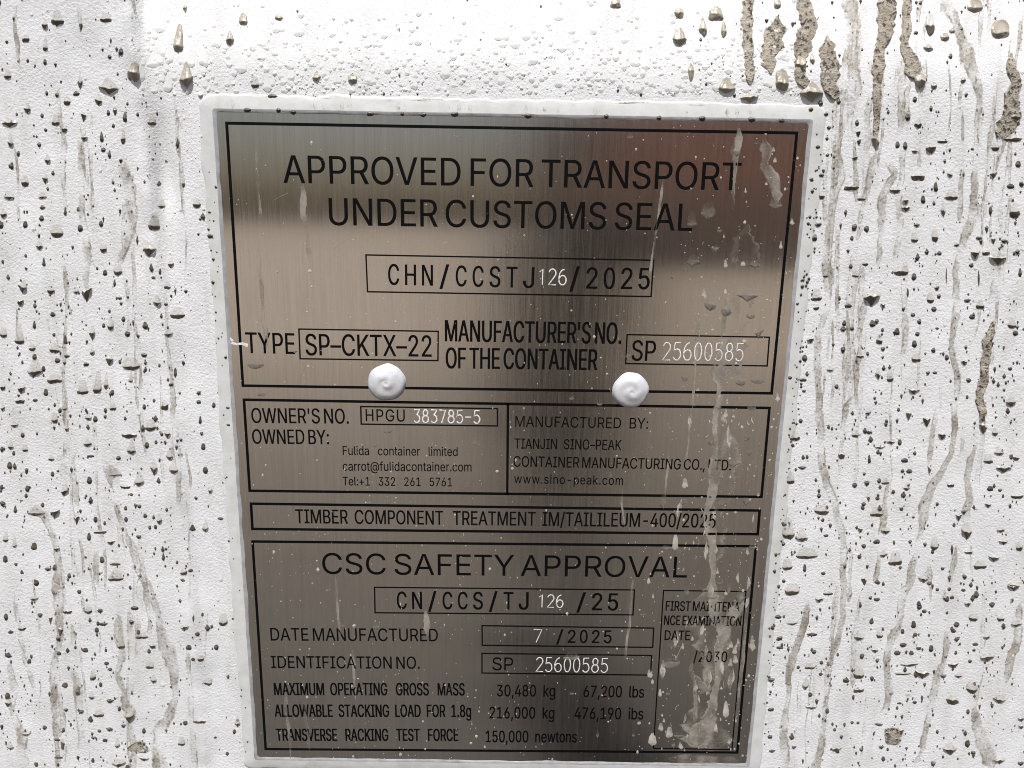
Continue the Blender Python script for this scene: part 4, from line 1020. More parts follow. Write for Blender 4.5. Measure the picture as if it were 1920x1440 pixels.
crop(1320, 0, 3.2, """1355,160,56,56,80,r 1360,885,60,34,20,r 1430,845,60,14,6,f 1285,745,40,24,30,r 1265,600,26,14,20,r 1362,650,20,18,16,r 918,740,24,16,20,r
700,620,30,18,18,r 640,655,30,14,10,r 733,685,28,10,10,r 750,765,26,14,8,s 683,880,30,10,8,r 738,830,20,12,8,r 1160,875,26,14,26,r 1208,880,26,18,30,r 1265,905,40,16,20,p
905,945,36,18,40,p 740,930,22,10,8,r 705,1050,34,12,8,r 645,1075,24,12,8,r 925,795,30,26,6,p 930,845,26,30,6,p 1285,1055,84,26,14,f 885,1120,90,22,16,f 705,1175,36,20,26,r
945,1190,50,14,14,f 1145,1140,66,20,14,r 1390,1130,26,20,36,r 1485,1180,76,20,46,f 1735,1040,44,30,14,p 1885,990,34,14,26,r 1840,1120,46,12,18,r 1905,1100,30,20,10,f
1860,1270,60,36,50,f 1750,885,50,20,30,r 1210,1245,60,24,26,p 1435,1265,30,36,60,p 1315,1205,30,16,30,r 1475,1045,36,20,20,p 1475,898,16,18,8,s 1445,965,18,16,10,s
1720,1270,22,30,30,p 850,1275,20,26,14,p 685,1345,40,16,8,p 975,1375,30,16,20,r 905,1360,30,22,16,p 1275,1350,36,14,6,p 820,1350,14,30,10,s 665,1425,30,20,20,f 375,122,24,16,8,s
1275,195,20,14,10,s 1460,370,14,18,8,s 1870,700,60,26,30,r 1850,830,110,20,14,f 1210,1200,40,30,10,p""")
NTHICK0 = len(CROPS)
# thick beige clots on the sunlit upper rail
crop(0, 0, 3.2, """805,435,78,50,60,f 1072,275,62,34,130,r 1380,240,50,34,50,p 1460,130,50,20,50,r 1120,475,80,55,100,p 1672,108,46,16,20,r 1110,45,24,30,14,s""")
crop(1320, 0, 3.2, """70,90,90,34,50,f 118,190,36,36,60,r 470,505,80,40,90,r 650,560,140,50,70,p 275,585,105,34,20,p 135,535,100,30,70,p 1625,50,90,24,60,r 1780,200,115,30,80,r
1445,225,50,22,26,r 1488,185,34,14,14,r 1345,290,60,20,24,p 1295,485,70,50,40,p 1380,515,36,18,20,r 1555,480,30,18,16,r 440,30,40,22,40,r 1028,840,46,60,20,p 580,390,70,36,50,r 650,360,30,26,40,p""")
crop(1000, 0, 3.84, """592,30,80,30,40,f 1047,95,70,36,36,r 1055,285,108,50,80,p 1222,215,60,50,90,p 1135,520,44,70,60,s""")
crop(500, 0, 3.84, """620,575,70,28,40,r 360,560,60,26,50,p 955,205,14,24,8,s 1540,283,14,10,5,s 710,625,24,10,8,r""")

ents = []
for k, e in enumerate(CROPS):
    ents.append((e[2] * (e[3] + 0.35 * e[4]), k >= NTHICK0, e))
ents.sort(key=lambda q: -q[0])
big = [q for q in ents if q[1]] + [q for q in ents if not q[1]]
big, small = big[:296], big[296:]

ROWS = [(-60, 'by the top'), (205, 'by the top heading'), (450, 'by the customs number box'),
        (590, 'by the TYPE line'), (735, 'by the owner panel'), (938, 'by the timber line'),
        (1010, 'by the CSC heading'), (1160, 'by the date line'), (1280, 'by the mass figures'), (1370, 'by the bottom edge')]
SH = {'r': 'rounded', 'p': 'pointed', 'f': 'flat bottomed', 's': 'slim'}
ORD = ['largest', 'second largest', 'third largest', 'fourth largest', 'fifth largest', 'sixth largest', 'seventh largest', 'eighth largest', 'ninth largest', 'tenth largest',
       'eleventh largest', 'twelfth largest', 'thirteenth largest', 'fourteenth largest', 'fifteenth largest', 'sixteenth largest', 'seventeenth largest', 'eighteenth largest', 'nineteenth largest', 'twentieth largest']
cells = {}
for a_, th, e in big:
    px, py = e[0], e[1]
    row = [r_[1] for r_ in ROWS if py >= r_[0]][-1]
    ledge = lerp(398, 478, (py - 203) / 1220)
    redge = lerp(1524, 1405, (py - 224) / 1213)
    if py < 203:
        side = 'above the plate\'s left corner' if px < 720 else ('above the plate\'s right corner' if px > 1240 and px < 1560 else ('near the upper right mud runs' if px >= 1560 else 'above the plate'))
        if px < 255: side = 'left of the weld seam, above the plate\'s height'
        key = side
    elif px < 960:
        seam = lerp(255, 335, py / 1440)
        side = 'left of the weld seam' if px < seam else 'between weld seam and plate'
        key = side + ', ' + row
    else:
        side = 'just right of the plate' if px < redge + 130 else ('far right of the plate' if px > redge + 300 else 'well right of the plate')
        key = side + ', ' + row
    cells.setdefault((('thick beige' if th else 'muddy'), SH[e[5]], key), []).append((a_, th, e))

GROUP = 'mud drops on the container wall'
rng = random.Random(11)
for (kind, shp, key), lst in cells.items():
    lst.sort(key=lambda q: -q[0])
    for i, (a_, th, e) in enumerate(lst):
        px, py, wd, dk, bo, s = e
        vs_, fs_, fl = drop_grid(px, py, wd, dk, max(bo, 1.5), s, rng, 14 if th or wd > 18 else 10, thick=1.25 if th else 1.0, rough_=0.22 if th else 0.0)
        if th:
            fl = [0.60 + 0.40 * v for v in fl]
        X, Z = at(px, py)
        o = mesh_obj('mud_drop', vs_, fs_, MUDT if th else (FLECK if s == 's' else MUD), None, True, {'film': fl}, (X, surf_y(X, Z), Z + ZC))
        only = len(lst) == 1
        lab = f'{shp} {kind} drop {key}' if only else f'{ORD[i] if i < len(ORD) else "smaller"} {shp} {kind} drop {key}'
        tag(o, lab, 'mud drop', GROUP)

# splashes too small to count: one mass of flecks
vv, ff, film = [], [], []


def add_stuff(data):
    v_, f_, fl = data
    b0 = len(vv)
    vv.extend(v_)
    ff.extend([tuple(b0 + i for i in q) for q in f_])
    film.extend(fl)


for a_, th, e in small:
    add_stuff(drop_grid(e[0], e[1], e[2], e[3], max(e[4], 1.5), e[5], rng, 6))


def on_bare_wall(px, py):
    l = lerp(385, 452, (py - 190) / 1240) - 14
    r_ = lerp(1540, 1432, (py - 190) / 1240) + 8
    if 180 < py < 1445 and l < px < r_:
        return False
    return True


n_f = 0
while n_f < 2500:
    px, py = rng.uniform(-40, 1960), rng.uniform(-30, 1470)
    if not on_bare_wall(px, py): continue
    left = px < 480
    seam = lerp(255, 335, py / 1440)
    dens = 1.0
    if py < 175 and 262 < px < 1300: dens = 0.05
    elif py < 175: dens = 0.35
    elif left and px > seam + 40: dens = 0.16
    elif left: dens = 0.42 + 0.35 * py / 1440
    else: dens = 0.55 + 0.45 * py / 1440
    dens *= 0.35 + 1.5 * max(0.0, noise.noise((px / 70, py / 90, 3.3)) + 0.35)
    if rng.random() > dens: continue
    s = min(5.2, 1.35 * math.exp(abs(rng.gauss(0, 0.6))))
    if rng.random() < 0.72:
        add_stuff(drop_grid(px, py, s * rng.uniform(0.8, 1.3), s * rng.uniform(0.8, 1.6), s * 0.5, 's', rng, 4))
    else:
        add_stuff(drop_grid(px, py, s * 1.9, s * 1.1, s * 1.5, rng.choice('rrp'), rng, 4))
    n_f += 1
# the splashes go on over the wall further out
for k in range(1100):
    while True:
        px, py = rng.uniform(-560, 2480), rng.uniform(-170, 1900)
        if not (-40 < px < 1960 and -30 < py < 1470): break
    s = min(9, 2.0 * math.exp(abs(rng.gauss(0, 0.7))))
    add_stuff(drop_grid(px, py, s * rng.uniform(1.0, 1.8), s * 0.9, s * rng.uniform(0.5, 1.5), rng.choice('ssrrpf'), rng, 5))
# dots caught on the sealant beside the plate
for k in range(150):
    py = rng.uniform(235, 1420)
    px = lerp(1534, 1422, (py - 224) / 1213) + rng.uniform(-4, 16)
    s = min(4.5, 1.6 * math.exp(abs(rng.gauss(0, 0.5))))
    add_stuff(drop_grid(px, py, s * 1.5, s, s * 0.6, rng.choice('sr'), rng, 4))
for k in range(46):
    py = rng.uniform(235, 1420)
    px = lerp(392, 462, (py - 203) / 1220) + rng.uniform(-16, 6)
    s = min(4.0, 1.2 * math.exp(abs(rng.gauss(0, 0.5))))
    add_stuff(drop_grid(px, py, s * 1.5, s, s * 0.6, rng.choice('sr'), rng, 4))
for px in (462, 520, 556, 690, 752, 789, 858, 985, 1142, 1240, 1312, 1405, 1464):
    add_stuff(drop_grid(px + rng.uniform(-6, 6), 206 + (px - 400) * 0.0185 + rng.uniform(-2, 2), rng.uniform(7, 15), rng.uniform(3, 6), 4, 'r', rng, 6))
o = mesh_obj('mud_flecks', vv, ff, FLECK, None, True, {'film': film})
tag(o, 'fine dark flecks of mud splashed over the white wall and sealant', 'mud', kind='stuff')

# clear rain beads on the upper rail: too fine to count
WATER, t, b = mat('clear_water')
b.inputs['Base Color'].default_value = (1, 1, 1, 1)
b.inputs['Transmission Weight'].default_value = 1.0
b.inputs['IOR'].default_value = 1.33
b.inputs['Roughness'].default_value = 0.02


# ------------------------------------------------------------------ runs of mud
def run_mesh(pts, rng, fn=surf_y, hgt=0.00030, n_u=10, step=4.0, lo=0.55):
    """A run of mud following a line of (x, y, width) points in the photograph; ragged sides, swollen rims."""
    dense = []
    for (p, q) in zip(pts, pts[1:]):
        n = max(2, int(math.hypot(q[0] - p[0], q[1] - p[1]) / step))
        for k in range(n):
            dense.append([lerp(p[i], q[i], sm(0, 1, k / n) if i == 2 else k / n) for i in range(3)])
    dense.append(list(pts[-1]))
    for _ in range(2):
        dense = [dense[0]] + [[(a[i] + 2 * b_[i] + c_[i]) / 4 for i in range(3)] for a, b_, c_ in zip(dense, dense[1:], dense[2:])] + [dense[-1]]
    jit = rng.uniform(0, 99)
    rim = rng.choice((-1, 1))
    verts, film = [], []
    N = len(dense)
    for j, (x, y, wd) in enumerate(dense):
        q0, q1 = dense[max(0, j - 1)], dense[min(N - 1, j + 1)]
        tx, ty = q1[0] - q0[0], q1[1] - q0[1]
        L = math.hypot(tx, ty) or 1
        nx_, ny_ = -ty / L, tx / L
        taper = min(1.0, ((j + 0.6) * step / 20) ** 0.6, ((N - j - 0.4) * step / 16) ** 0.6)
        wl_ = wd * taper * (1 + 0.42 * noise.noise((jit + y * 0.045, x * 0.01, 1)) + 0.34 * noise.noise((jit + y * 0.13, 3.0, 1)) + 0.2 * noise.noise((jit + y * 0.4, 6.0, 1)))
        wr_ = wd * taper * (1 + 0.42 * noise.noise((jit + y * 0.045, x * 0.01, 9)) + 0.34 * noise.noise((jit + y * 0.13, 3.0, 9)) + 0.2 * noise.noise((jit + y * 0.4, 6.0, 9)))
        off = wd * 0.22 * noise.noise((jit + y * 0.03, 5.5, 0))
        for iu in range(n_u + 1):
            u = -1 + 2 * iu / n_u
            d = u * (wl_ if u < 0 else wr_) / 2 + off
            X, Z = at(x + nx_ * d, y + ny_ * d, fn)
            e = 1 - u * u
            edge = math.exp(-((abs(u) - 0.80) / 0.16) ** 2) * (1.15 if u * rim > 0 else 0.25)
            h = hgt * ((0.35 + 0.9 * max(0, noise.noise((X * 420, Z * 300, jit)) + 0.25)) * e ** 0.5 + edge * (0.35 + max(0, noise.noise((y * 0.06, jit, 4)) + 0.3)))
            if iu in (0, n_u): h = 0
            f_ = (lo * (1.0 + 0.95 * noise.noise((y * 0.022, jit, 2.0))) + 0.6 * noise.noise((X * 260, Z * 130, jit + 4)) + 1.15 * edge * max(0, noise.noise((y * 0.05, jit, 8)) + 0.45)) * min(1.0, e * 2.0) * (0.4 + 0.6 * taper)
            verts.append((X, fn(X, Z) - h - 0.000015, Z + ZC))
            film.append(max(0.0, f_))
    n = n_u + 1
    faces = [(j * n + i, j * n + i + 1, (j + 1) * n + i + 1, (j + 1) * n + i) for j in range(N - 1) for i in range(n_u)]
    return verts, faces, film


def mud_run(label, pts, material=None, h=0.00036, lo=0.62, group='mud runs down the container wall'):
    rg = random.Random(int(pts[0][0] * 7 + pts[0][1] * 3))
    v_, f_, fl = run_mesh(pts, rg, hgt=h, lo=lo)
    X, Z = at(pts[0][0], pts[0][1])
    o = mesh_obj('mud_run', v_, f_, material or RUN, None, True, {'film': fl}, (X, surf_y(X, Z), Z + ZC))
    tag(o, label, 'mud run', group)
    return o


mud_run('short pale mud strand at the top left, ending in a pointed dark tip', [(150, -10, 8), (150, 30, 8), (152, 62, 7)], lo=0.5)
mud_run('pale wavering mud run with a brown right edge, far left beside the plate heading', [(150, 240, 10), (152, 300, 16), (153, 345, 14), (153, 410, 14), (160, 445, 20), (165, 480, 16), (160, 515, 15), (163, 545, 12)])
mud_run('forked beige mud run along the weld seam, ending in a round bead', [(226, 292, 24), (240, 345, 28), (247, 385, 24), (247, 430, 18), (236, 455, 14), (226, 478, 13), (221, 505, 16)])
mud_run('broad pale mud film left of the owner panel', [(120, 770, 16), (124, 800, 14), (128, 845, 34), (125, 885, 36), (138, 915, 20), (147, 950, 14)], lo=0.42)
mud_run('long brown mud run near the left edge, breaking into steps', [(55, 950, 22), (85, 965, 14), (98, 1000, 14), (108, 1030, 14), (112, 1062, 16), (107, 1098, 20), (107, 1130, 24), (112, 1170, 16), (110, 1205, 12), (98, 1252, 12),
         (99, 1290, 12), (107, 1318, 18), (108, 1355, 26), (112, 1382, 24)], lo=0.62)
mud_run('long forked mud run leaning towards the seam, left of the CSC heading', [(190, 862, 16), (210, 890, 30), (217, 915, 14), (220, 950, 12), (232, 990, 12), (248, 1020, 16), (256, 1055, 20), (270, 1086, 16), (283, 1112, 14), (297, 1152, 14),
         (302, 1192, 20), (316, 1228, 34), (326, 1258, 20), (330, 1300, 12), (318, 1335, 22), (302, 1375, 28), (300, 1405, 34), (307, 1450, 30)], lo=0.64)
mud_run('pale smooth mud run at the lower left, broken by a gap', [(135, 1170, 12), (140, 1200, 14), (136, 1228, 10), (141, 1265, 17), (147, 1305, 17), (149, 1340, 14), (151, 1372, 14), (157, 1440, 22)], lo=0.5)
mud_run('thin branching mud run between two lower left drops', [(218, 1150, 18), (225, 1200, 20), (228, 1235, 16), (218, 1262, 12), (233, 1295, 12), (240, 1328, 26), (248, 1358, 14), (250, 1410, 14), (247, 1445, 20)], lo=0.58)
mud_run('faint mud smear at the bottom left corner', [(20, 1240, 16), (24, 1290, 18), (22, 1330, 14), (44, 1380, 20), (30, 1440, 40)], lo=0.5)
mud_run('faint brown stain running beside the weld seam at the bottom', [(352, 1190, 10), (354, 1270, 10), (358, 1330, 12), (362, 1380, 12), (366, 1440, 14)], lo=0.35)
mud_run('crooked faint mud run at the far lower left', [(28, 1105, 8), (33, 1150, 10), (45, 1230, 9), (60, 1272, 10), (67, 1300, 8)], lo=0.5)
G2 = 'mud runs down the container wall'
mud_run('straight brown crusty mud run above the plate, right of the clots', [(1408, -12, 24), (1402, 40, 22), (1403, 100, 20), (1405, 158, 18)], CRUST, 0.0005, 0.8)
mud_run('broad brown mud patch beside the straight crusty run', [(1455, 30, 14), (1452, 55, 40), (1443, 90, 44), (1442, 115, 32), (1445, 138, 16)], CRUST, 0.00035, 0.8)
mud_run('dark pitted mud run at the top, ending over the plate corner', [(1500, -12, 26), (1512, 25, 30), (1515, 55, 32), (1502, 85, 36), (1500, 112, 24), (1500, 140, 18), (1512, 165, 34)], CRUST, 0.00055, 0.95)
mud_run('dark brown mud clot flowing into the long right run', [(1549, 66, 12), (1556, 95, 34), (1562, 130, 40), (1558, 158, 30), (1572, 182, 30)], CRUST, 0.0005, 0.85)
mud_run('longest pale mud run, falling beside the plate from top to bottom', [(1590, -12, 34), (1594, 45, 28), (1600, 105, 24), (1605, 148, 26), (1593, 182, 46), (1578, 210, 36), (1572, 250, 20), (1570, 290, 18), (1572, 330, 22),
         (1562, 375, 16), (1557, 415, 16), (1553, 450, 18), (1550, 500, 22), (1555, 545, 18), (1546, 590, 14), (1532, 632, 14), (1530, 680, 16), (1536, 730, 14), (1537, 800, 18), (1542, 865, 16), (1548, 902, 18), (1560, 935, 18), (1572, 977, 18),
         (1582, 1015, 14), (1580, 1052, 16), (1582, 1105, 14), (1580, 1155, 12), (1569, 1200, 12), (1560, 1230, 12), (1552, 1275, 16), (1550, 1317, 12), (1541, 1367, 12), (1537, 1410, 16), (1530, 1450, 20)], RUN, 0.00030, 0.66)
mud_run('darkest mud run with black pits, ending in a bead', [(1670, -12, 36), (1664, 30, 38), (1658, 60, 30), (1652, 85, 24), (1647, 115, 26), (1646, 150, 20), (1645, 190, 16), (1643, 232, 12), (1640, 262, 12)], CRUST, 0.0006, 1.0)
mud_run('pale mud run continuing below the black pitted one', [(1650, 280, 20), (1645, 300, 34), (1628, 335, 16), (1622, 375, 14), (1615, 415, 16), (1608, 450, 10)], RUN, 0.0003, 0.7)
mud_run('hooked mud run branching right under the dark bead', [(1660, 300, 16), (1682, 325, 14), (1664, 345, 20), (1656, 380, 18), (1652, 425, 14), (1650, 450, 12), (1648, 500, 12)], RUN, 0.0003, 0.7)
mud_run('beige mud run with a brown bulge between the two dark runs', [(1702, -12, 20), (1698, 50, 20), (1696, 90, 18), (1712, 125, 36), (1722, 150, 24)], CRUST, 0.0004, 0.75)
mud_run('smooth pale mud strip falling under the brown bulge', [(1694, 110, 14), (1692, 160, 20), (1690, 205, 16), (1688, 240, 12), (1676, 262, 8)], RUN, 0.00026, 0.55)
mud_run('long beige mud run with forked head, upper right', [(1772, -8, 44), (1788, 28, 24), (1800, 60, 16), (1812, 92, 34), (1822, 120, 26), (1832, 155, 20), (1836, 185, 16), (1831, 225, 10), (1830, 285, 10), (1826, 335, 16), (1825, 400, 18),
         (1818, 425, 22), (1806, 452, 16), (1797, 485, 12), (1791, 505, 12), (1794, 535, 14), (1792, 580, 18), (1788, 615, 16), (1782, 648, 12), (1792, 690, 14), (1796, 722, 14), (1789, 765, 12), (1790, 800, 14), (1786, 848, 12), (1766, 885, 14),
         (1746, 917, 18), (1736, 952, 24), (1727, 992, 12), (1717, 1040, 12), (1709, 1068, 18), (1706, 1095, 18), (1692, 1122, 18), (1687, 1165, 14), (1676, 1192, 22), (1664, 1222, 16), (1662, 1258, 14), (1668, 1290, 20), (1662, 1325, 16), (1655, 1352, 20)], RUN, 0.0003, 0.74)
mud_run('brown mud patch at the upper right edge over a dark lip', [(1896, 100, 14), (1900, 130, 22), (1902, 170, 26), (1900, 205, 36), (1884, 238, 40), (1872, 262, 26)], CRUST, 0.0004, 0.7)
mud_run('pale mud band turning into a dark cracked run, right edge', [(1872, 470, 12), (1869, 520, 20), (1863, 560, 18), (1859, 600, 12)], RUN, 0.0003, 0.55)
mud_run('dark cracked mud run at the right edge beside the TYPE line', [(1860, 602, 10), (1855, 640, 20), (1846, 672, 18), (1842, 705, 18), (1834, 745, 16), (1842, 775, 14), (1842, 800, 12)], CRUST, 0.0007, 0.85)
mud_run('mud run with a dark knotted clump, right of the CSC heading', [(1832, 830, 10), (1815, 868, 14), (1812, 900, 14), (1818, 932, 16), (1812, 962, 24), (1812, 985, 18)], RUN, 0.0004, 0.78)
mud_run('thin mud run below the knotted clump', [(1792, 1020, 8), (1790, 1050, 12), (1782, 1085, 12), (1778, 1110, 8)], RUN, 0.0003, 0.66)
mud_run('brown mud run just right of the plate at the bottom', [(1517, 1122, 8), (1511, 1160, 16), (1493, 1210, 16), (1482, 1240, 18), (1480, 1268, 12), (1477, 1305, 10), (1470, 1365, 18), (1474, 1440, 20)], RUN, 0.0003, 0.8)
mud_run('grey mud run in the lower right, leaning left', [(1772, 1180, 10), (1774, 1205, 14), (1770, 1238, 12), (1755, 1272, 20), (1750, 1305, 16), (1738, 1355, 12), (1730, 1405, 12), (1716, 1440, 20)], RUN, 0.0003, 0.66)
mud_run('short mud run at the right edge beside the date line', [(1912, 1130, 16), (1908, 1200, 18), (1894, 1245, 18), (1886, 1280, 14)], RUN, 0.0003, 0.8)
mud_run('wide brown smear at the bottom right corner', [(1824, 1320, 16), (1830, 1365, 26), (1848, 1400, 34), (1860, 1440, 30)], RUN, 0.0003, 0.75)
mud_run('brown mud crust at the bottom edge, right of the plate', [(1660, 1365, 24), (1676, 1385, 40), (1690, 1372, 24)], CRUST, 0.0005, 0.5)
mud_run('thin cracked mud run right of the owner panel', [(1605, 738, 8), (1588, 760, 12), (1582, 785, 10), (1578, 815, 12)], RUN, 0.0003, 0.6)
mud_run('second faint mud run beside the longest one', [(1606, 700, 14), (1602, 660, 16), (1610, 620, 12), (1618, 590, 20), (1622, 560, 12)], RUN, 0.00025, 0.5)
mud_run('broken mud run between the longest run and the forked one', [(1757, 755, 10), (1750, 800, 14), (1745, 835, 12), (1742, 870, 12)], RUN, 0.0003, 0.6)
mud_run('short crusty mud splash beneath the fine runs, bottom left', [(240, 1405, 20), (262, 1400, 30), (282, 1408, 16)], CRUST, 0.0004, 0.55)

# thin stains between the runs, running into each other: one mass
vv, ff, film = [], [], []
rs = random.Random(5)
for k in range(120):
    left = rs.random() < 0.42
    y0 = rs.uniform(-40, 1300) if left or rs.random() < 0.6 else rs.uniform(-40, 300)
    if left:
        x0 = rs.uniform(-10, 330) + 0.055 * y0
    else:
        x0 = rs.uniform(1545, 1925) - 0.06 * y0 * rs.uniform(0.6, 1.0)
    L = rs.uniform(40, 330)
    w0 = rs.uniform(4, 15)
    pts, x = [], x0
    n = max(3, int(L / 38))
    for q in range(n + 1):
        y = y0 + L * q / n
        pts.append((x, y, w0 * rs.uniform(0.45, 1.3)))
        x += rs.uniform(-5, 5) + (2.0 if left else -2.0)
    if left and pts[-1][0] > lerp(372, 440, pts[-1][1] / 1440): continue
    if not left and pts[-1][0] < lerp(1556, 1440, pts[-1][1] / 1440) + 8: continue
    add_stuff(run_mesh(pts, rs, hgt=0.00014, n_u=6, step=5.0, lo=rs.uniform(0.38, 0.66)))
for k in range(26):                              # grime caught along the sealant's upper edges
    x0 = rs.uniform(400, 1490)
    L = rs.uniform(12, 70)
    top = rs.random() < 0.45
    yb = (179 if top else 207) + (x0 - 400) * 0.0185 + rs.uniform(-2, 2)
    add_stuff(run_mesh([(x0, yb, 2.5), (x0 + L / 2, yb + L * 0.01, rs.uniform(3, 6)), (x0 + L, yb + L * 0.02, 2)], rs, hgt=0.00012, n_u=6, step=4.0, lo=rs.uniform(0.5, 0.9)))
for k in range(30):
    x0 = rs.uniform(400, 1500)
    yb = 184 + (x0 - 400) * 0.0185
    add_stuff(run_mesh([(x0, yb, rs.uniform(8, 20)), (x0 + 1, yb + 10, rs.uniform(10, 24)), (x0 + 1, yb + 20, rs.uniform(5, 14))], rs, hgt=0.00004, n_u=6, step=4.0, lo=rs.uniform(0.25, 0.5)))
o = mesh_obj('mud_stains', vv, ff, RUN, None, True, {'film': film})
tag(o, 'thin grey beige mud stains running into each other down the white wall', 'mud', kind='stuff')

# ------------------------------------------------------------------ mud and rain on the plate
GP = 'mud runs down the steel plate'


def wash(label, pts, lo):
    return mud_run(label, pts, PLATEMUD, 0.00005, lo, 'hazy mud washes on the steel plate')


def plate_run(label, pts, h=0.00009, lo=0.7):
    return mud_run(label, pts, PLATEMUD, h, lo, GP)


plate_run('broad beige mud run down the right side of the plate', [(1368, 545, 8), (1360, 582, 8), (1357, 632, 10), (1352, 663, 26), (1345, 697, 38), (1350, 722, 20), (1346, 754, 14), (1340, 785, 10), (1342, 825, 10), (1340, 868, 16), (1340, 888, 34),
          (1339, 913, 20), (1332, 937, 18), (1326, 963, 14), (1329, 997, 24), (1334, 1012, 20), (1337, 1046, 16), (1337, 1084, 10), (1334, 1115, 22), (1346, 1156, 38), (1357, 1184, 26), (1347, 1227, 16), (1344, 1271, 14), (1337, 1327, 20), (1328, 1362, 44), (1319, 1386, 60), (1322, 1402, 30)], lo=1.0)
plate_run('wide thin mud film below the plate\'s top right corner', [(1430, 255, 12), (1436, 285, 26), (1430, 312, 18), (1446, 328, 28), (1456, 352, 24), (1455, 380, 20)], lo=0.75)
plate_run('thin mud trail crossing the end of the top heading', [(1385, 240, 16), (1384, 280, 16), (1378, 300, 12), (1376, 340, 6), (1372, 370, 9), (1375, 400, 7)], lo=0.75)
plate_run('thin pale trail crossing the second heading line', [(1243, 335, 5), (1239, 370, 7), (1231, 430, 4), (1223, 480, 4), (1220, 502, 7), (1217, 522, 5)], lo=1.0)
plate_run('beaded mud trail across the serial number box', [(1312, 585, 4), (1309, 622, 7), (1306, 654, 10), (1303, 694, 4), (1298, 752, 6), (1293, 785, 5), (1288, 855, 4), (1285, 868, 5)], lo=0.9)
plate_run('short thin trail above the timber strip', [(1254, 850, 4), (1251, 885, 5), (1247, 925, 3), (1243, 948, 12)], lo=0.9)
plate_run('dotted mud trail below the web address', [(1168, 915, 5), (1165, 941, 4), (1169, 970, 4), (1170, 992, 7)], lo=0.8)
plate_run('broken faint trail left of the top heading', [(480, 280, 6), (481, 322, 6), (483, 337, 9), (485, 362, 3), (489, 412, 8)], lo=0.55)
plate_run('pale trail through the first letter of the heading', [(563, 338, 8), (569, 370, 13), (569, 402, 13), (577, 435, 4), (578, 470, 9), (581, 496, 4)], lo=0.6)
plate_run('beaded trail above the TYPE line', [(483, 462, 8), (486, 504, 8), (489, 529, 8), (493, 572, 7), (494, 604, 10), (498, 618, 11), (500, 655, 7)], lo=0.55)
plate_run('thin trail below the CSC heading', [(630, 1080, 5), (632, 1115, 5), (636, 1171, 5), (638, 1197, 6)], lo=0.75)
plate_run('beaded trail through the identification line', [(658, 1206, 6), (661, 1228, 7), (664, 1277, 6), (666, 1314, 5)], lo=0.85)
plate_run('pale splash below the safety number box', [(798, 1144, 14), (803, 1174, 13), (801, 1196, 6)], lo=0.9)
plate_run('dotted trail at the lower left of the plate', [(535, 1296, 9), (537, 1334, 6), (542, 1362, 7), (545, 1423, 4)], lo=0.8)
plate_run('second dotted trail through the bottom lines', [(570, 1315, 8), (572, 1339, 8), (578, 1371, 6), (580, 1414, 5)], lo=0.75)
plate_run('thin vertical trail between the number boxes', [(1186, 1085, 6), (1181, 1165, 5), (1177, 1190, 5), (1171, 1240, 4)], lo=0.75)
plate_run('pale trail along the lower right border', [(1398, 1160, 7), (1396, 1200, 5), (1391, 1245, 8), (1385, 1300, 5), (1380, 1360, 6)], lo=0.75)
plate_run('splashed mud crust over the bottom of the maintenance box', [(1280, 1378, 14), (1292, 1388, 30), (1312, 1392, 26), (1325, 1376, 22)], lo=0.85)
plate_run('ragged mud splash over the maintenance examination words', [(1392, 1112, 16), (1388, 1135, 26), (1370, 1155, 26), (1358, 1180, 24)], lo=0.85)
plate_run('row of mud patches on the plate\'s bottom margin', [(1252, 1422, 14), (1290, 1424, 20), (1340, 1426, 18), (1385, 1428, 22)], lo=0.75)
plate_run('narrow pale trail beside the maintenance box', [(1300, 1275, 8), (1305, 1318, 8), (1303, 1345, 12), (1302, 1362, 7)], lo=0.8)
plate_run('mud splash beside the date in the maintenance box', [(1298, 1232, 8), (1294, 1262, 8), (1306, 1272, 16), (1322, 1290, 14), (1330, 1302, 10)], lo=0.75)

wash('hazy pale mud wash over the maintenance box', [(1340, 1090, 40), (1342, 1150, 78), (1338, 1240, 62), (1335, 1320, 84), (1325, 1395, 100), (1320, 1412, 60)], 0.46)
wash('hazy mud patch over the end of the serial number', [(1372, 625, 30), (1370, 655, 62), (1364, 690, 50), (1362, 715, 20)], 0.52)
wash('hazy wash beside the maker address', [(1360, 800, 20), (1366, 850, 50), (1356, 900, 64), (1342, 960, 40), (1338, 1000, 50), (1336, 1060, 30)], 0.42)
wash('thin hazy film below the top right heading', [(1400, 420, 20), (1404, 470, 60), (1392, 540, 56), (1382, 600, 44), (1376, 630, 20)], 0.34)

PDROP = mud_mat('muddy_water_on_steel', (0.34, 0.305, 0.26), (0.46, 0.42, 0.365), 0.10, 1.3, 0.0, 0.8, rough=0.12, bstr=0.1)
pd = []


def pcrop(ox, oy, sc, data):
    for ent in data.split():
        a = ent.split(',')
        x, y, wd, dk, bo = (float(k) for k in a[:5])
        pd.append((ox + x / sc, oy + y / sc, wd / sc, dk / sc, bo / sc, a[5]))


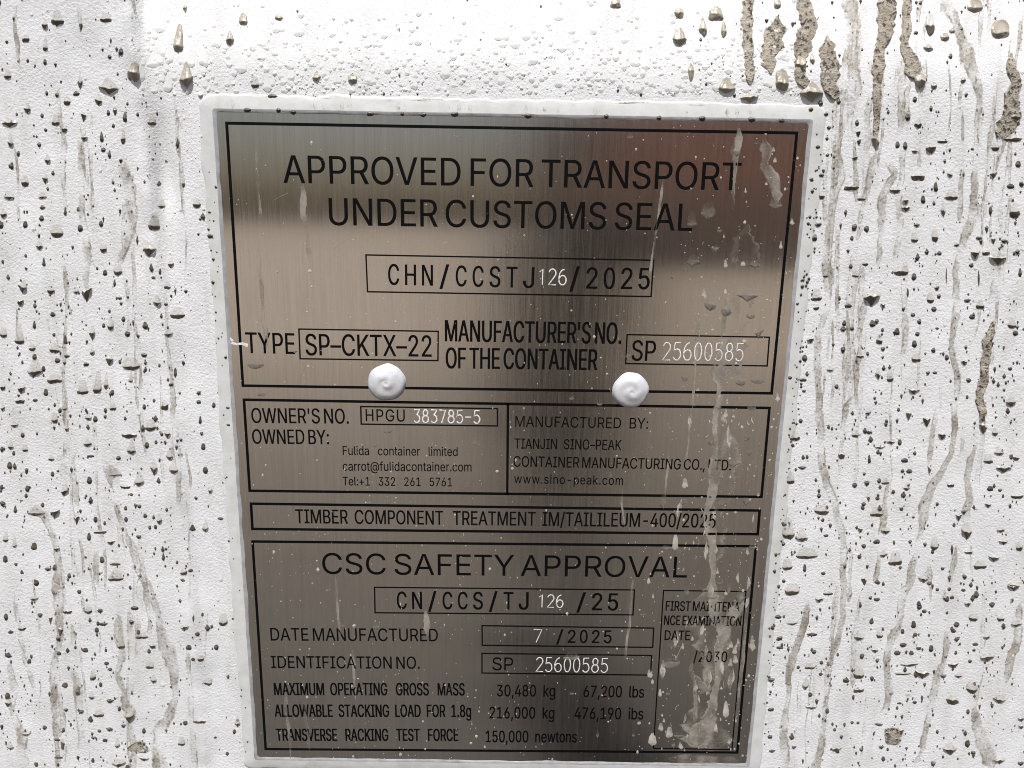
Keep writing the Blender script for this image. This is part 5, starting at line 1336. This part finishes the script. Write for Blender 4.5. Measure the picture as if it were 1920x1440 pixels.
pcrop(960, 160, 3.2, """1180,760,85,40,60,r 1080,830,60,15,80,r 1220,975,60,25,10,p 1085,1065,95,30,50,p 1455,1080,75,20,40,p 1340,1050,40,15,30,r 1190,1310,70,40,60,r 1285,1340,60,40,60,r
1420,1260,165,40,60,p 1585,715,75,25,60,r 1340,390,60,40,40,r 1465,350,40,10,14,p 710,310,36,10,24,r 1245,870,30,14,14,r 960,1150,18,14,24,p""")
pcrop(920, 560, 3.2, """1320,40,70,30,60,r 1415,80,60,25,70,r 1560,100,60,20,40,r 1500,490,65,30,50,r 1600,490,85,20,60,r 1165,470,40,25,30,r 1360,650,50,15,30,r 1565,655,60,15,40,r
825,345,50,20,22,p 655,630,34,12,12,r 485,595,32,12,14,r 958,890,30,14,14,r 718,1055,28,18,14,r 1155,1215,44,18,24,r 1390,1220,56,24,24,r 1550,925,46,20,20,p 1540,830,44,22,22,r
1035,1230,46,30,60,p 1535,1215,60,26,24,p 1460,990,80,20,40,p 1320,860,34,20,20,r 1610,200,60,40,60,p""")
pcrop(900, 990, 3.2, """1120,115,60,20,14,r 1195,135,36,14,14,r 1240,380,32,22,28,r 1390,410,70,22,20,r 980,515,34,12,12,r 1140,800,110,40,20,r 1150,705,60,24,14,p 550,770,90,20,30,f
1190,1240,60,18,16,r 1160,1295,22,20,20,r 1125,990,28,12,10,r 550,990,26,10,10,r 920,1240,18,12,10,r 705,1240,24,20,24,p 1330,1130,50,24,24,p 1340,760,60,24,60,p 1350,950,90,30,60,r 1640,110,60,14,20,f
1490,360,40,40,40,p 1560,420,70,40,60,p 1440,320,40,20,20,r""")
pcrop(400, 990, 3.2, """690,365,32,14,20,f 770,580,44,10,12,f 980,590,50,10,20,r 60,575,2,1,1,r""")
pcrop(400, 560, 3.2, """255,395,110,26,40,r 290,570,60,16,26,f 490,315,30,12,12,p 1045,795,60,12,30,r 1575,870,46,14,30,r 1525,1118,28,18,14,r 970,880,24,12,10,p""")
pd = [e for e in pd if e[2] > 3]
cnt = {}
pd.sort(key=lambda e: -(e[2] * (e[3] + e[4])))


def plate_zone(px, py):
    if py < 460: return 'beside the top headings'
    if py < 590: return 'by the customs number box'
    if py < 735: return 'by the TYPE line'
    if py < 938: return 'in the owner panel'
    if py < 1010: return 'on the timber strip'
    if py < 1095: return 'by the CSC heading'
    if py < 1215: return 'by the date line'
    return 'in the lower part'


byz = {}
for e in pd:
    px, py = e[0], e[1]
    byz.setdefault((SH[e[5]], ('at plate right, ' if px > 1240 else ('at plate left, ' if px < 700 else 'at plate middle, ')) + plate_zone(px, py)), []).append(e)
for (shp, key), lst in byz.items():
    for i, e in enumerate(lst):
        px, py, wd, dk, bo, s = e
        v_, f_, fl = drop_grid(px, py, wd, dk, bo, s, rng, 8, thick=0.55)
        X, Z = at(px, py)
        o = mesh_obj('water_drop', v_, f_, PDROP, None, True, {'film': fl}, (X, surf_y(X, Z), Z + ZC))
        tag(o, (f'{shp} muddy water drop {key}' if len(lst) == 1 else f'{ORD[i]} {shp} muddy water drop {key}'), 'water drop', 'muddy water drops on the steel plate')

vv, ff, film = [], [], []
n_f = 0
while n_f < 1300:
    py = rng.uniform(235, 1425)
    l, r_ = lerp(412, 490, (py - 203) / 1220), lerp(1510, 1398, (py - 224) / 1213)
    px = rng.uniform(l, r_)
    u = (px - l) / (r_ - l)
    v_ = (py - 235) / 1190
    dens = 0.12 + 0.22 * v_ + (0.25 + 0.65 * v_) * sm(0.74, 0.88, u)
    dens *= 0.45 + 1.2 * max(0.0, noise.noise((px / 55, py / 70, 9.3)) + 0.4)
    if rng.random() > dens: continue
    s = min(6.0, 1.15 * math.exp(abs(rng.gauss(0, 0.6))))
    if u > 0.76 and rng.random() < 0.10 + 0.16 * v_:
        s *= rng.uniform(1.6, 3.2)
        add_stuff(drop_grid(px, py, s * rng.uniform(0.8, 1.5), s * 0.6, s * rng.uniform(0.6, 2.2), rng.choice('rrps'), rng, 6, thick=0.25))
        n_f += 1
        continue
    add_stuff(drop_grid(px, py, s * rng.uniform(0.7, 1.2), s * rng.uniform(0.5, 0.8), s * rng.uniform(0.4, 1.0), 's', rng, 4, thick=0.4))
    n_f += 1
for k in range(70):
    v_ = rng.random() ** 0.7
    py = lerp(640, 1395, v_)
    r_ = lerp(1510, 1398, (py - 224) / 1213)
    px = rng.uniform(r_ - 175, r_ - 10)
    if rng.random() < 0.35:
        px = r_ - 75 + rng.gauss(0, 22)
    w0 = rng.uniform(3, 15)
    L = w0 * rng.uniform(0.8, 3.0)
    pts = [(px, py, w0 * 0.5), (px + rng.uniform(-4, 4), py + L * 0.5, w0), (px + rng.uniform(-6, 4), py + L, w0 * 0.6)]
    add_stuff(run_mesh(pts, rng, hgt=0.00008, n_u=6, step=4.0, lo=rng.uniform(0.15, 0.42)))
SPECK = mud_mat('pale_specks_on_steel', (0.42, 0.385, 0.33), (0.58, 0.55, 0.49), 0.0, 0.5, 0.0, 0.9, rough=0.3, bstr=0.2)
o = mesh_obj('mud_specks', vv, ff, SPECK, None, True, {'film': film})
tag(o, 'fine pale specks of mud dried on the steel plate', 'mud', kind='stuff')
# clear beads of rain along the rail above the plate
vv, ff, film = [], [], []
for k in range(520):
    px, py = rng.uniform(262, 1500), 178 - abs(rng.gauss(0, 60))
    if py < -10 or (px < 320 and rng.random() < 0.5): continue
    s = min(7.5, 2.4 * math.exp(abs(rng.gauss(0, 0.5))))
    add_stuff(drop_grid(px, py, s * rng.uniform(0.8, 1.4), s * 0.7, s * rng.uniform(0.6, 1.6), 'r', rng, 6, thick=0.6))
for k in range(520):                             # pale swollen beads, the colour of the wall
    px, py = rng.uniform(255, 1500), 172 - abs(rng.gauss(0, 75))
    if py < -15: continue
    s = min(15, 5.5 * math.exp(abs(rng.gauss(0, 0.45))))
    add_stuff(drop_grid(px, py, s * rng.uniform(0.8, 1.5), s * 0.55, s * rng.uniform(0.8, 2.2), 'r', rng, 10, thick=0.36))
for k in range(420):
    px, py = rng.uniform(0, 1920), rng.uniform(0, 1440)
    if not on_bare_wall(px, py): continue
    s = min(9, 3.0 * math.exp(abs(rng.gauss(0, 0.5))))
    add_stuff(drop_grid(px, py, s * rng.uniform(0.7, 1.2), s * 0.5, s * rng.uniform(0.8, 2.2), 'r', rng, 8, thick=0.40))
for k in range(40):
    py = rng.uniform(190, 700)
    px = rng.uniform(285, 375) + (py - 190) * 0.05
    s = rng.uniform(1.5, 4)
    add_stuff(drop_grid(px, py, s, s * 0.7, s, 'r', rng, 6, thick=0.7))
FILMW, t, b = mat('milky_rain')
b.inputs['Base Color'].default_value = (0.74, 0.735, 0.72, 1)
b.inputs['Roughness'].default_value = 0.06
o = mesh_obj('rain_beads', vv, ff, FILMW, None, True, {'film': film})
tag(o, 'tiny pale beads of rain along the wall above the plate', 'rain', kind='stuff')
# ------------------------------------------------------------------ unseen things added for the steel to mirror: stacked containers and a figure
def paint(name, c, rough=0.6):
    m, t, b = mat(name)
    v = coords(t)
    cc = mixc(t, ramp(t, tex(t, v, 3, 5), [(0.35, 0.0), (0.7, 1.0)]), c, tuple(k * 0.7 for k in c))
    t.links.new(cc, b.inputs['Base Color'])
    b.inputs['Roughness'].default_value = rough
    return m


def unseen_container(loc, L, rz, color, label):
    root = empty('unseen_container', loc)
    root.rotation_euler.z = rz
    tag(root, label, 'container')
    Hh, Dp = 2.6, 2.44
    m = paint('container_paint', color)
    vv, ff = [], []
    n = int(L / 0.28)
    prof = []
    for k in range(n):
        x = -L / 2 + L * k / n
        for dx, dy in ((0.0, 0), (0.07, 0), (0.11, 0.036), (0.21, 0.036), (0.25, 0)):
            prof.append((x + dx * L / n / 0.28, dy))
    prof.append((L / 2, 0))
    for side in (0, 1):
        b0 = len(vv)
        for (x, dy) in prof:
            y = dy if side == 0 else Dp - dy
            vv += [(x, y, 0.16), (x, y, Hh - 0.1)]
        for k in range(len(prof) - 1):
            q = b0 + 2 * k
            ff.append((q, q + 2, q + 3, q + 1) if side == 0 else (q, q + 1, q + 3, q + 2))
    o = mesh_obj('side_wall', vv, ff, m, None, smooth=False); o.parent = root

    def box(name, x0, x1, y0, y1, z0, z1, mm=m):
        v_ = [(x, y, z) for z in (z0, z1) for y in (y0, y1) for x in (x0, x1)]
        f_ = [(0, 2, 3, 1), (4, 5, 7, 6), (0, 1, 5, 4), (2, 6, 7, 3), (0, 4, 6, 2), (1, 3, 7, 5)]
        o_ = mesh_obj(name, v_, f_, mm, None, smooth=False); o_.parent = root
        return o_
    box('roof', -L / 2, L / 2, 0.002, Dp - 0.002, Hh - 0.1, Hh)
    box('floor_frame', -L / 2, L / 2, 0.002, Dp - 0.002, 0.0, 0.16)
    box('end_wall', -L / 2 - 0.05, -L / 2, 0, Dp, 0, Hh)
    box('end_wall', L / 2, L / 2 + 0.05, 0, Dp, 0, Hh)
    return root


unseen_container((6.9, -25.5, 0), 12.0, math.pi + 0.02, (0.72, 0.50, 0.40), 'unseen pale tan container under a salmon pink one, added for the plate reflection')
unseen_container((6.7, -25.55, 2.6), 12.0, math.pi + 0.02, (0.92, 0.52, 0.38), 'unseen salmon pink container on a pale tan one, added to tint the plate reflection')


def limb(bm, pts, n=12):
    """A tapering tube along (x, y, z, rx, ry) rings, closed at both ends."""
    rings = []
    for k, (x, y, z, rx, ry) in enumerate(pts):
        p, q = Vector(pts[max(0, k - 1)][:3]), Vector(pts[min(len(pts) - 1, k + 1)][:3])
        tn = (q - p).normalized()
        s_ = Vector((1, 0, 0)) if abs(tn.x) < 0.9 else Vector((0, 1, 0))
        s_ = (s_ - tn * s_.dot(tn)).normalized()
        u_ = tn.cross(s_)
        rings.append([bm.verts.new(Vector((x, y, z)) + s_ * rx * math.cos(2 * math.pi * i / n) + u_ * ry * math.sin(2 * math.pi * i / n)) for i in range(n)])
    for a, c_ in zip(rings, rings[1:]):
        for i in range(n):
            bm.faces.new((a[i], a[(i + 1) % n], c_[(i + 1) % n], c_[i]))
    bm.faces.new(list(reversed(rings[0])))
    bm.faces.new(rings[-1])


PX, PY = 0.165, -2.00                        # unseen figure added here as a dark patch in the plate's reflection
bm = bmesh.new()
limb(bm, [(PX, PY - .02, .90, .115, .15), (PX, PY - .02, 1.0, .12, .16), (PX, PY, 1.12, .135, .16), (PX, PY, 1.28, .155, .19), (PX, PY, 1.40, .145, .20), (PX, PY, 1.47, .09, .16), (PX, PY, 1.51, .065, .07),
          (PX, PY, 1.56, .056, .056), (PX - .015, PY, 1.60, .08, .062), (PX - .02, PY, 1.66, .098, .076), (PX - .015, PY, 1.72, .10, .077), (PX, PY, 1.78, .07, .05), (PX, PY, 1.80, .02, .015)], 16)
limb(bm, [(PX - .10, PY, 1.675, .012, .016), (PX - .128, PY, 1.655, .012, .014), (PX - .118, PY, 1.645, .010, .012)], 8)
for s in (-1, 1):
    limb(bm, [(PX, PY + s * .09, .95, .10, .095), (PX, PY + s * .10, .75, .09, .085), (PX - .01, PY + s * .105, .50, .065, .06), (PX + .01, PY + s * .11, .35, .066, .058), (PX + .02, PY + s * .115, .10, .045, .038), (PX + .02, PY + s * .115, .05, .05, .04)], 12)
    limb(bm, [(PX + .06, PY + s * .115, .04, .038, .038), (PX - .06, PY + s * .12, .04, .038, .046), (PX - .16, PY + s * .125, .03, .026, .04)], 10)
    sy = PY + s * .21
    limb(bm, [(PX, PY + s * .16, 1.43, .065, .06), (PX + .01, sy, 1.36, .06, .056), (PX + .02, sy + s * .03, 1.15, .05, .046), (PX, sy + s * .03, 1.08, .046, .044), (PX - .04, sy + s * .02, .88, .032, .028)], 12)
    limb(bm, [(PX - .04, sy + s * .02, .885, .028, .020), (PX - .05, sy + s * .02, .83, .042, .017), (PX - .055, sy + s * .02, .80, .042, .014)], 10)
    for f_ in range(4):
        fx = PX - .085 + .02 * f_
        limb(bm, [(fx, sy + s * .02, .805, .009, .009), (fx - .003, sy + s * .016, .765, .0085, .0085), (fx, sy + s * .008, .735 + (.006 if f_ in (0, 3) else 0), .007, .007)], 8)
    limb(bm, [(PX - .085, sy + s * .015, .855, .011, .011), (PX - .105, sy + s * .006, .82, .010, .010), (PX - .108, sy, .795, .008, .008)], 8)
bmesh.ops.recalc_face_normals(bm, faces=bm.faces)
me = bpy.data.meshes.new('unseen_person')
bm.to_mesh(me)
bm.free()
rm_ = None
CLOTH, t, b = mat('dark_work_clothes')
b.inputs['Base Color'].default_value = (0.028, 0.027, 0.028, 1)
b.inputs['Roughness'].default_value = 0.85
SKIN, t, b = mat('skin')
b.inputs['Base Color'].default_value = (0.42, 0.26, 0.19, 1)
me.materials.append(CLOTH)
me.materials.append(SKIN)
for p in me.polygons:
    c_ = p.center
    p.use_smooth = True
    if c_.z > 1.52 or (.72 < c_.z < .88 and abs(c_.y - PY) > .19):
        p.material_index = 1
per = bpy.data.objects.new('unseen_person', me)
COL.objects.link(per)
per.location = (PX, PY, 0)
me.transform(Matrix.Diagonal((.94, .94, .94, 1)) @ Matrix.Rotation(R(-52), 4, 'Z') @ Matrix.Translation((-PX, -PY, 0)))
rmod = per.modifiers.new('one_surface', 'REMESH')
rmod.mode = 'VOXEL'
rmod.voxel_size = 0.006
rmod.use_smooth_shade = True
tag(per, 'unseen figure in dark work clothes, added to darken the plate reflection', 'unseen_person')
HAIR, t, b = mat('dark_hair')
b.inputs['Base Color'].default_value = (0.02, 0.016, 0.013, 1)
bm = bmesh.new()
limb(bm, [(PX + .05, PY, 1.62, .03, .05), (PX + .045, PY, 1.69, .05, .075), (PX + .01, PY, 1.75, .088, .084), (PX - .015, PY, 1.80, .075, .06), (PX - .01, PY, 1.82, .02, .02)], 14)
me = bpy.data.meshes.new('hair')
bm.to_mesh(me); bm.free()
me.materials.append(HAIR)
hr = bpy.data.objects.new('hair', me)
COL.objects.link(hr)
me.transform(Matrix.Diagonal((.94, .94, .94, 1)) @ Matrix.Rotation(R(-52), 4, 'Z') @ Matrix.Translation((-PX, -PY, 0)))
hr.parent = per
